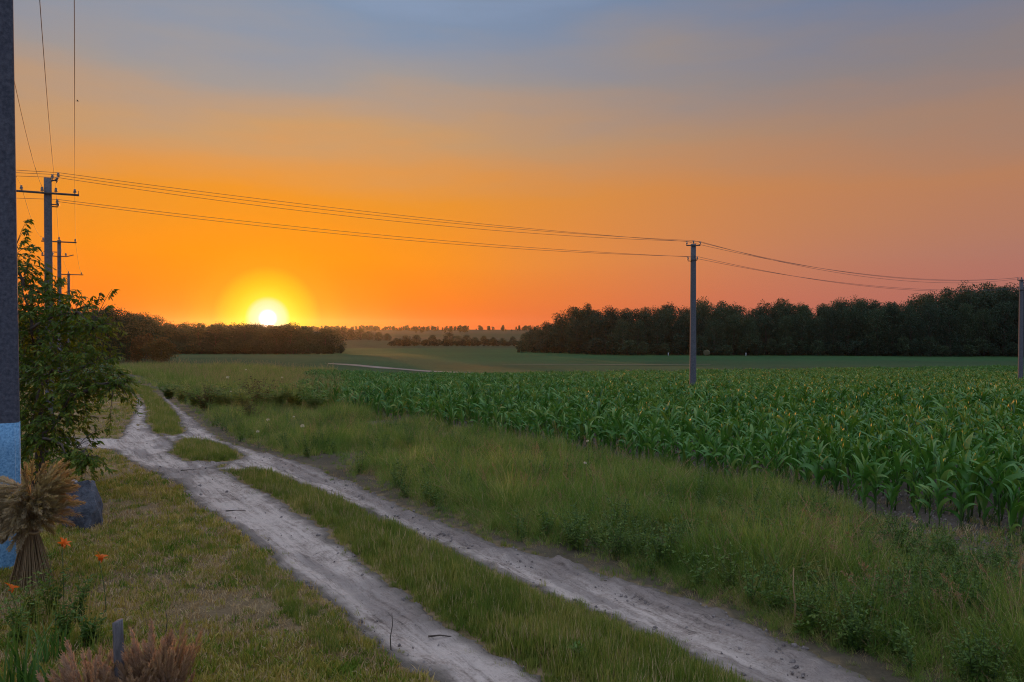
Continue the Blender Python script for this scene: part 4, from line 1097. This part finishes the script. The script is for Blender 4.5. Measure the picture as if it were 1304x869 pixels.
def sheaf():
    r = np.random.default_rng(5)
    Y = 10.25; base = on_ground(37, Y); base = np.array(base)
    root = empty('reed_sheaf', base); tag(root, 'bound sheaf of dry reeds with feathery drooping heads before the near pole', 'sheaf')
    st = MB(); waist = np.array([0.0, 0, 0.72])
    dirs = []
    for i in range(170):
        a = r.uniform(0, 6.28); rb = 0.32 * math.sqrt(r.uniform(0.05, 1)); rw = 0.085 * math.sqrt(r.uniform(0, 1))
        lean = np.array([-0.10, 0, 0])
        p0_ = np.array([rb * math.cos(a), rb * math.sin(a) * 0.8, -0.02]) + np.array([0.02, 0, 0]); p1_ = waist + np.array([rw * math.cos(a), rw * math.sin(a), 0])
        up = np.array([0.22 * math.cos(a) * r.uniform(0.1, 1) - 0.03, 0.2 * math.sin(a) * r.uniform(0.1, 1), r.uniform(0.25, 0.62)])
        p2_ = p1_ + up; dirs.append((p2_, up, a))
        t = np.linspace(0, 1, 5)[:, None]
        P = np.vstack([p0_ + (p1_ - p0_) * t, p1_ + (p2_ - p1_) * t[1:]])
        st.tube(P, np.linspace(0.0055, 0.003, 9), 4, False)
    st.build('stalk_bundle', M_straw, root)
    ring = [(0.108 * math.cos(k), 0.108 * math.sin(k), 0.70 + 0.012 * math.sin(3 * k)) for k in np.linspace(0, 6.283, 25)]
    MB().tube(ring, 0.016, 6, False).build('binding', M_straw, root, True)
    FM = []
    for k in range(5):
        m = feather(k, 0.34 + 0.03 * k, 0.05, 110, 0.052).mesh('plume'); m.materials.append(M_plume); FM.append(m)
    from mathutils import Matrix
    for i in range(270):
        p, up, a = dirs[i % 170]; a = a + (i > 169) * 0.5
        left = math.cos(a) < 0.1
        out = np.array([math.cos(a), math.sin(a), 0.0])
        elev = r.uniform(-0.75, 0.5) if left else r.uniform(-0.35, 1.15)
        z0 = r.uniform(0.0, 0.55)
        pos = waist + np.array([out[0] * 0.14, out[1] * 0.14, 0.08 + z0 * (0.95 if elev > 0 else 0.8)])
        M = Matrix(rotmats([a + r.normal(0, 0.25)], [-elev], [r.uniform(-0.5, 0.5)])[0].tolist()).to_4x4(); M.translation = Vector(pos)
        s = r.uniform(0.8, 1.25); o = obj('plume', FM[i % 5], None, root); o.matrix_local = M @ Matrix.Diagonal((s, s, s, 1))
sheaf()

# ------------------------------------------------------------------ boulder and the small stone on it
def rock(name, loc, size, seed, mat, label, sub=3, rough=0.22):
    import bmesh
    bm = bmesh.new(); bmesh.ops.create_icosphere(bm, subdivisions=sub, radius=1.0)
    r = np.random.default_rng(seed); pl = r.normal(0, 1, (16, 3)); pl /= np.linalg.norm(pl, axis=1)[:, None]; off_ = r.uniform(0.50, 0.82, 16)
    for v in bm.verts:
        p = np.array(v.co); 
        for n_, o_ in zip(pl, off_):
            q = p @ n_
            if q > o_: p = p - n_ * (q - o_) * 0.92
        p = p * (1 + rough * (float(fbm(p[0] * 2.3 + seed, p[1] * 2.3 + p[2] * 1.9, seed, 4)) - 0.5))
        v.co = Vector(p * np.array(size))
    me = bpy.data.meshes.new(name); bm.to_mesh(me); bm.free()
    for f in me.polygons: f.use_smooth = False
    o = obj(name, me, mat); o.location = loc
    return tag(o, label, 'rock')
g = at(94, 674)
def boulder(loc):
    import bmesh
    r = np.random.default_rng(12)
    pts = [(-.24, -.14, -.42), (.20, -.18, -.42), (.26, .16, -.42), (-.22, .18, -.42), (-.27, -.17, -.05), (.06, -.25, -.10), (.28, -.10, .02), (.25, .17, .05), (-.25, .17, .0), (-.20, -.13, .30), (.02, -.17, .40), (.16, -.10, .43), (.22, .05, .30), (.12, .15, .36), (-.17, .12, .34)]
    bm = bmesh.new()
    for p in pts: bm.verts.new(p)
    bmesh.ops.convex_hull(bm, input=bm.verts)
    bmesh.ops.triangulate(bm, faces=bm.faces)
    bmesh.ops.subdivide_edges(bm, edges=bm.edges, cuts=4, use_grid_fill=True)
    for v in bm.verts:
        p = np.array(v.co); n_ = p / (np.linalg.norm(p) + 1e-6)
        v.co = Vector(p + n_ * 0.055 * (float(fbm(p[0] * 7 + 3, p[1] * 7 + p[2] * 6, 33, 4)) - 0.5))
    me = bpy.data.meshes.new('boulder'); bm.to_mesh(me); bm.free()
    o = obj('boulder', me, M_rock); o.location = loc
    tag(o, 'dark blue-grey angular boulder standing on the lawn right of the reed sheaf', 'rock')
boulder((g[0] + 0.06, g[1] + 0.15, g[2] + 0.38))
rock('small_stone', (g[0] - 0.06, g[1] + 0.10, g[2] + 0.755), (0.075, 0.06, 0.045), 5, M_stone, 'small pale stone resting on top of the boulder', 3)

# ------------------------------------------------------------------ foreground plants at lower left
def strap_plant(name, loc, n, h, w, label, mat, cat='plant', lean=0.7, spread=0.12, seed=1):
    r = np.random.default_rng(seed)
    t = empty(name, loc); tag(t, label, cat)
    for i in range(n):
        V, q = blade_strips(1, (h[0], h[1]), w, 0.0, lean, 7, r)
        a = r.uniform(0, 6.28); o = MB().add(V, q).build('leaf', mat, t)
        o.location = (spread * math.sqrt(r.uniform(0, 1)) * math.cos(a), spread * math.sqrt(r.uniform(0, 1)) * math.sin(a), -0.01)
    return t
for px, Y, n, hh, lab, sd in ((18, 7.15, 34, (0.4, 0.78), 'clump of bright green sword leaves in the lower left corner', 1), (52, 7.0, 26, (0.35, 0.7), 'clump of green sword leaves right of the corner clump', 2), (62, 7.9, 20, (0.25, 0.5), 'low arching strap leaves behind the corner clumps', 3)):
    strap_plant('daylily_leaves', on_ground(px, Y), n, hh, 0.028, lab, M_sword, seed=sd)
def daylily(px, py, Y, label, seed):
    r = np.random.default_rng(seed)
    head = at_y(px, py, Y); b = on_ground(px - 14 * r.uniform(-1, 1), Y)
    t = empty('daylily', b); tag(t, label, 'flower')
    hp = head - np.array(b); k = np.linspace(0, 1, 6); P = hp * k[:, None]; P[:, 0] = hp[0] * k ** 2; P[:, 1] = hp[1] * k ** 2
    MB().tube(P, np.linspace(0.006, 0.0035, 6), 5).build('stem', M_stalk, t, True)
    face = r.uniform(-0.5, 0.5); bloom = empty('bloom', hp); bloom.parent = t; bloom.rotation_euler = (0.55 + 0.2 * face, 0.6 * face, seed)
    for i in range(6):
        V, q = corn_leaf(0.12, 0.042, 1.2, 1.6, 60 + i)
        o = make_mesh('petal', V, [q], True); o.materials.append(M_petal); oo = obj('petal', o, None, bloom)
        oo.rotation_euler = (0, 0, i * math.pi / 3 + r.normal(0, 0.1)); oo.scale = (1, 1, r.uniform(0.8, 1.25))
    # bud
    z = np.linspace(0, 0.07, 6); Pb = np.stack([0.02 + 0.03 * z / 0.07, 0 * z, z - 0.03], 1) + hp
    MB().tube(Pb, [0.004, 0.008, 0.0095, 0.009, 0.006, 0.002], 6).build('bud', M_petal, t, True)
daylily(79, 696, 9.4, 'orange daylily bloom in front of the reed sheaf', 1)
daylily(126, 714, 9.3, 'orange daylily bloom right of the sheaf, over the lawn', 2)
daylily(12, 753, 8.7, 'orange daylily bloom low at the left edge', 3)
# weeds around the foot of the sheaf
def herb_thing(name, loc, h, stems, leaf, label, mat=M_herb, per=22, cat='weed', seed=0, group=None):
    p = herb(name, h, stems, leaf, mat, per); COL.objects.link(p); p.location = loc; p.rotation_euler = (0, 0, seed)
    return tag(p, label, cat, group)
for i, (px, Y, h, lab) in enumerate(((35, 8.9, 0.6, 'leafy weeds at the left below the reed sheaf'), (62, 9.2, 0.65, 'bushy weeds directly below the reed sheaf'), (95, 9.0, 0.5, 'weeds below the right daylily bloom'), (110, 8.3, 0.35, 'low weeds on the lawn above the wooden stake'), (20, 8.3, 0.6, 'weeds behind the corner sword leaves'), (75, 8.4, 0.4, 'low weeds between the daylilies and the stake'))):
    herb_thing('weed_clump', on_ground(px, Y), h, 12, 0.085, lab, seed=i, per=26)
    g_ = on_ground(px + 8, Y - 0.1); tt = tall_tuft('grass_clump', 40, (0.2, h * 0.95), 0.010, 0.7, 0, spread=0.2, mat=M_median); COL.objects.link(tt); tt.location = g_
    tag(tt, 'long grass in ' + lab.replace('leafy ', '').replace('bushy ', '').replace('low ', ''), 'grass clump')

# wooden stake and the pinkish dry tufts round it
g = on_ground(147, 6.75)
stk = MB(); hs = at_y(147, 791, 6.75)[2] - g[2]
zs = np.linspace(-0.15, hs, 9); V = []
for k, z in enumerate(zs):
    for j in range(9):
        a = j * 2 * math.pi / 9; rr = 0.044 * (1 + 0.12 * math.sin(3 * a + z * 4)) * (1 - 0.06 * k / 8)
        V.append((rr * math.cos(a) + 0.012 * math.sin(z * 3), rr * math.sin(a), z + (0.014 * math.cos(a - 0.6) if k == 8 else 0)))
V.append((0.012 * math.sin(hs * 3), 0, hs + 0.002))
Qk = [(i * 9 + j, i * 9 + (j + 1) % 9, i * 9 + 9 + (j + 1) % 9, i * 9 + 9 + j) for i in range(8) for j in range(9)]
Tk = [(72 + j, 72 + (j + 1) % 9, 81) for j in range(9)]
so_ = stk.add(V, Qk, Tk).build('wooden_stake', M_stake); so_.location = g
tag(so_, 'weathered grey wooden stake among pinkish dry grass at the bottom', 'stake')
PM = []
for k in range(4):
    m = feather(20 + k, 0.22 + 0.04 * k, 0.04, 130, 0.032, 0.0019).mesh('plume'); m.materials.append(M_pink); PM.append(m)
def plume_grass(px, Y, n, h, rad, label, seed, out=0.5):
    from mathutils import Matrix
    r = np.random.default_rng(seed); b = on_ground(px, Y); t = empty('plume_grass', b); tag(t, label, 'dry grass')
    st = MB()
    for i in range(n):
        a = r.uniform(0, 6.28); q = rad * math.sqrt(r.uniform(0, 1)); H = h * r.uniform(0.55, 1.0) - 0.25; le = out * q / rad
        top = np.array([math.cos(a) * (q + le * H), math.sin(a) * (q + le * H), H]); bot = np.array([math.cos(a) * q * 0.4, math.sin(a) * q * 0.4, -0.02])
        st.tube([bot, (bot + top) / 2 + [0, 0, 0.03], top], [0.003, 0.0025, 0.002], 3, False)
        el_ = math.atan2(1.0, le * 1.6 + 0.15)
        M = Matrix(rotmats([a], [-el_], [0])[0].tolist()).to_4x4(); M.translation = Vector(top - 0.03 * np.array([math.cos(a) * le, math.sin(a) * le, 1]))
        s = r.uniform(0.8, 1.2); o = obj('plume', PM[i % 4], None, t); o.matrix_local = M @ Matrix.Diagonal((s, s, s, 1))
    st.build('stems', M_pink, t)
plume_grass(204, 6.85, 170, 0.72, 0.19, 'fluffy pinkish dry grass right of the wooden stake', 1, 0.08)
plume_grass(168, 6.7, 80, 0.60, 0.13, 'fluffy pinkish dry grass directly behind the wooden stake', 4, 0.15)
plume_grass(116, 6.75, 110, 0.58, 0.16, 'fluffy pinkish dry grass left of the wooden stake', 2, 0.2)
plume_grass(84, 6.6, 25, 0.45, 0.12, 'low pinkish dry grass beside the corner sword leaves', 3, 0.5)
def stem_thing(name, P, r0, mat, label, cat):
    b = np.array(P[0]); o = MB().tube(np.array(P) - b, np.linspace(r0, r0 * 0.4, len(P)), 5).build(name, mat, None, True); o.location = b
    return tag(o, label, cat)
g = on_ground(212, 7.2); stem_thing('dark_twig', [g, at_y(210, 815, 7.2), at_y(213, 790, 7.2), at_y(211, 778, 7.2)], 0.006, M_bark, 'thin dark twig standing above the pinkish dry grass', 'twig')
g = at(498, 830); stem_thing('dry_weed', [g, at_y(497, 812, g[1]), at_y(500, 795, g[1]), at_y(499, 781, g[1])], 0.007, M_bark, 'bare dry weed stem at the inner edge of the left rut', 'stem')
for px, py, ln, a, lab in ((240, 600, 0.35, 0.2, 'small dark stick on the pale track by the grassy island'), (300, 652, 0.35, 0.1, 'dark stick lying on the left rut'), (560, 813, 0.25, 0.0, 'thin stick on the sand of the left rut near the bottom')):
    g = at(px, py); k = np.array([math.cos(a), math.sin(a), 0]) * ln / 2; g = g + np.array([0, 0, 0.02])
    stem_thing('fallen_stick', [g - k, g + np.array([0, 0.02, 0.006]), g + k], 0.012, M_bark, lab, 'stick')
for px, py, lab in ((303, 683, 'curled orange dry leaf on the lawn near the left rut'), (313, 767, 'small orange dry leaf lower down on the lawn')):
    g = at(px, py); V = LEAF_V * np.array([0.14, 0.16, 0.5]); V[:, 2] += 0.25 * V[:, 1] ** 2 * 8
    o = MB().add(V, None, LEAF_F).build('dry_leaf', M_straw); o.location = g + np.array([0, 0, 0.045]); o.rotation_euler = (0.4, -0.3, px); tag(o, lab, 'leaf')

# ------------------------------------------------------------------ white flower heads and seed stalks over the verge
def umbel(px, py, label, Y=None, size=0.05, seed=0):
    r = np.random.default_rng(seed + 200)
    Yd = Y; head = at_y(px, py, Yd); b = on_ground(px, Yd); t = empty('white_flower', b); tag(t, label, 'flower', None)
    hp = head - np.array(b); k = np.linspace(0, 1, 5)
    MB().tube(hp * k[:, None] + np.stack([0.03 * np.sin(k * 3), 0 * k, 0 * k], 1), np.linspace(0.006, 0.003, 5), 4).build('stem', M_stalk, t)
    n = 46; d = r.normal(0, 1, (n, 3)); d /= np.linalg.norm(d, axis=1)[:, None]; d[:, 2] = d[:, 2] * 0.7 + 0.2
    V, Fq = multi(LEAF_V, LEAF_F, rotmats(np.arctan2(d[:, 1], d[:, 0]), -np.arcsin(d[:, 2]), r.uniform(0, 6, n)), hp + np.array([0.03 * math.sin(3), 0, 0]) + d * size * 0.4, np.full(n, size * 0.75))
    MB().add(V, None, Fq).build('flower_head', M_white, t)
for i, (px, py, Y, s, lab) in enumerate(((290, 481, 33, 0.11, 'white flower head highest at the left, under the sun'), (313, 471, 38, 0.07, 'faint pale flower just below the sun glow'), (359, 481, 36, 0.08, 'small white flower right of the sunlit weeds'), (294, 499, 30, 0.06, 'tiny pale flower below the highest white head'),
        (341, 535, 24, 0.075, 'pale flower head in the grass left of the brightest one'), (328, 550, 23, 0.075, 'lowest pale flower head near the track'), (385, 543, 23.5, 0.10, 'brightest white flower head above the verge grass'), (374, 531, 25, 0.05, 'tiny white flower just above the brightest flower head'), (745, 590, 15.8, 0.055, 'single pale flower head against the corn'), (748, 562, 17.3, 0.05, 'small pale flower between the first corn plants'))):
    umbel(px, py, lab, Y, s * 0.62, i)
# sunlit bushy weeds where the track meets the corn
WB = [herb('bush_kind', 1.0, 26, 0.11, M_herb, 40), herb('bush_kind.001', 1.0, 24, 0.09, M_rust_leaf, 40), herb('bush_kind.002', 1.0, 30, 0.10, M_verge, 40)]
for i, (px, Y, h, kind, lab) in enumerate(((262, 37, 1.3, 1, 'brownish bushy weed left of the sunlit weeds by the track'), (285, 37, 1.55, 0, 'green bushy weed under the highest white flower'), (308, 36, 1.35, 2, 'grassy bush under the sun beside the track'), (330, 38, 1.6, 1, 'russet bushy weed glowing below the sun'), (352, 37, 1.4, 0, 'green bushy weed right of the russet one'),
        (375, 38, 1.5, 2, 'yellow-green bush at the corner of the corn'), (400, 36, 1.2, 0, 'low green bush before the first far corn rows'), (232, 44, 1.1, 2, 'pale grassy bush where the right rut vanishes'), (215, 47, 1.2, 0, 'green bush at the vanishing end of the track'), (248, 40, 1.0, 2, 'grey-green bush along the right rut in the distance'), (320, 31, 0.9, 1, 'low brown weed clump above the bend of the track'))):
    o = bpy.data.objects.new('bushy_weed', WB[kind].data); COL.objects.link(o); o.location = on_ground(px, Y); o.scale = (h * 1.9, h * 1.9, h * 0.9); o.rotation_euler = (0, 0, i * 1.7)
    tag(o, lab, 'bush')
# tall dry grass stalks with seed heads in front at the right
for i in range(26):
    px = rng.uniform(1010, 1300); Y = rng.uniform(8.2, 11.5) if px > 1100 else rng.uniform(9.5, 12)
    b = on_ground(px, Y); u, v = uv_of(b[0], b[1])
    if v < float(v_right(u)) + 0.7: b = on_ground(px, Y + 1.8)
    h = rng.uniform(0.65, 1.0); a = rng.uniform(2.2, 4.2) ; le = rng.uniform(0.2, 0.55)
    t_ = np.linspace(0, 1, 8); P = np.stack([math.cos(a) * le * h * t_ ** 2, math.sin(a) * le * h * t_ ** 2 * 0.4, h * (t_ - 0.12 * t_ ** 3)], 1)
    t = empty('grass_stalk', b); tag(t, 'thin dry grass stalk with a pale seed head at the lower right', 'grass stalk', 'dry seed stalks at the lower right')
    MB().tube(P, np.linspace(0.003, 0.0015, 8), 4, False).build('stem', M_straw, t)
    sm = MB(); panicle(sm, P[5:], 0.075, 46, 0.022); sm.build('seed_head', M_seed, t)['kind'] = 'stuff'
g = at(1012, 800); stem_thing('mullein_stalk', [g, at_y(1013, 770, g[1]), at_y(1010, 745, g[1]), at_y(1011, 724, g[1])], 0.012, M_straw, 'single upright dry stalk beside the right rut', 'stalk')
# broad-leaved weeds by the right rut
for i, (px, py, h, lab) in enumerate(((1025, 812, 0.28, 'broad-leaved green weed at the edge of the right rut'), (1150, 842, 0.35, 'green weed patch near the bottom right of the track'), (700, 838, 0.16, 'small weed growing out of the sand in the left rut'), (735, 850, 0.2, 'low green weed at the bottom of the grass strip'))):
    herb_thing('broadleaf_weed', at(px, py), h, 10, 0.11, lab, per=14, seed=i)
# small clods and stones on the track
x, y = rand_xy(70000, -26, 9, 6.0, 40); s = sand_sd(x, y); u, v = uv_of(x, y)
k = (s > 0.03) & (rng.uniform(0, 1, len(x)) < 0.10 + 0.4 * sstep(0.3, 0.05, s) + 1.2 * sstep(0.9, 0.2, v_right(u) - v)); x, y = x[k], y[k]
def clod(name, seed):
    import bmesh
    bm = bmesh.new(); bmesh.ops.create_icosphere(bm, subdivisions=1, radius=0.022); r = np.random.default_rng(seed)
    for v_c in bm.verts: v_c.co *= r.uniform(0.65, 1.3); v_c.co.z *= 0.7
    me = bpy.data.meshes.new(name); bm.to_mesh(me); bm.free(); me.materials.append(M_clod); return bpy.data.objects.new(name, me)
M_clod = solid_mat('dry_clods', (0.09, 0.07, 0.062), (0.36, 0.30, 0.26), 30, 0.95, 0.004, 0.6)
Pz = ground_pts(x, y, 0.0); Pz[:, 2] += 0.01 - 0.06 * sstep(0.18, 0.55, sand_sd(x, y))
scatter('track_clods', Pz, rng.uniform(0, 6.28, (len(x), 3)), 0.22 + 1.5 * rng.uniform(0, 1, len(x)) ** 5, rng.integers(0, 3, len(x)), [clod('clod', 1), clod('clod.001', 2), clod('clod.002', 3)], 'small soil clods and pebbles strewn on the sandy track')

x, y = rand_xy(60000, -10, 20, 8.0, 30); u, v = uv_of(x, y)
k = (v > 11.2) & (v < 15.5) & (rng.uniform(0, 1, len(x)) < sstep(11.0, 12.2, v)); x, y = x[k], y[k]
scatter('field_clods', ground_pts(x, y, 0.0), rng.uniform(0, 6.28, (len(x), 3)), 0.3 + 1.7 * rng.uniform(0, 1, len(x)) ** 4, rng.integers(0, 3, len(x)), [clod('field_clod', 4), clod('field_clod.001', 5), clod('field_clod.002', 6)], 'crumbled soil clods on the bare strip before the corn')
x, y = rand_xy(26000, -10, 20, 8.0, 30); u, v = uv_of(x, y); nz_ = fbm(x / 0.8, y / 0.8, 171, 3)
k = (v > 11.4) & (v < 16) & (rng.uniform(0, 1, len(x)) < np.clip(3.2 * (nz_ - 0.40), 0, 0.9) * sstep(16, 13, v)); x, y = x[k], y[k]
fl_ = [simple_tuft('field_weed', 12, (0.06, 0.2), 0.014, 0.07, 1.0, M_verge, 4), simple_tuft('field_weed.001', 12, (0.05, 0.16), 0.010, 0.10, 1.5, M_straw, 3), herb('field_weed.002', 0.18, 5, 0.05, per=10)]
scatter('field_edge_weeds', ground_pts(x, y, 0.0), rand_rot(len(x), 0.2), rng.uniform(0.6, 1.4, len(x)), rng.choice([0, 1, 1, 2], len(x)), fl_, 'low weeds and dry grass on the bare soil before the corn')

# ------------------------------------------------------------------ far small things
g = on_ground(900, 288)
def bale(loc):
    mb = MB(); n = 22; V = []
    for x_, rr in ((-0.72, 0.0), (-0.75, 0.9), (-0.66, 1.08), (0.66, 1.08), (0.75, 0.9), (0.72, 0.0)):
        for k in range(n): V.append((x_, rr * math.cos(k * 2 * math.pi / n) * (1 + 0.02 * math.sin(5 * k)), rr * math.sin(k * 2 * math.pi / n) + 1.05))
    Qb = [(i * n + j, i * n + (j + 1) % n, i * n + n + (j + 1) % n, i * n + n + j) for i in range(5) for j in range(n)]
    o = mb.add(V, Qb).build('straw_bale', M_bale, None, True); o.location = loc; o.rotation_euler = (0, 0, 1.1)
    tag(o, 'small round bale on the meadow before the forest right of the corn pole', 'bale')
bale(g)
for px, lab in ((851, 'tiny pale marker post at the forest edge left of the corn pole'), (950, 'tiny pale marker post at the forest edge right of the corn pole')):
    g = on_ground(px, 286); mb = MB(); mb.box((0, 0, 0.5), (0.2, 0.2, 1.0)); mb.box((0, 0, 1.06), (0.26, 0.26, 0.12)); o = mb.build('marker_post', M_edge); o.location = g; tag(o, lab, 'post')
def bird(px, py, Y):
    c = at_y(px, py, Y); mb = MB()
    t = np.linspace(-1, 1, 9); mb.tube(np.stack([t * 0.11, 0 * t, 0.01 * t], 1), 0.032 * np.sqrt(np.clip(1.02 - t ** 2, 0.02, 1)), 8)
    for s in (-1, 1):
        mb.add([(0.05, 0.02 * s, 0.015), (-0.05, 0.02 * s, 0.012), (-0.06, 0.13 * s, 0.07), (0.03, 0.14 * s, 0.075), (-0.10, 0.26 * s, 0.045), (-0.05, 0.27 * s, 0.05)], [(0, 1, 2, 3), (3, 2, 4, 5)])
    mb.add([(-0.09, -0.01, 0), (-0.09, 0.01, 0), (-0.19, 0.035, 0.0), (-0.19, -0.035, 0.0)], [(0, 1, 2, 3)])
    o = mb.build('bird', M_bird); o.location = c; o.rotation_euler = (0, 0, 0.3); tag(o, 'tiny dark bird high in the sky at the upper left', 'bird')
bird(99, 129, 75)

# ------------------------------------------------------------------ haze
m, t, out = new_mat('evening_haze')
pv = t.nodes.new('ShaderNodeVolumePrincipled')
pv.inputs['Color'].default_value = (0.92, 0.92, 0.95, 1); pv.inputs['Density'].default_value = 0.00004; pv.inputs['Anisotropy'].default_value = 0.82
t.links.new(pv.outputs[0], out.inputs['Volume'])
hb = MB(); X0, X1, Yb, Yf, Z0, Z1 = -2600, 2600, -700, 2700, -11, 34
hb.add([(X0, Yb, Z0), (X1, Yb, Z0), (X1, Yf, Z0), (X0, Yf, Z0), (X0, Yb, Z1), (X1, Yb, Z1), (X1, Yf, Z1), (X0, Yf, Z1)], [(3, 2, 1, 0), (4, 5, 6, 7), (0, 1, 5, 4), (1, 2, 6, 5), (2, 3, 7, 6), (3, 0, 4, 7)])
tag(hb.build('haze', m), 'thin warm evening haze over the fields', kind='stuff')
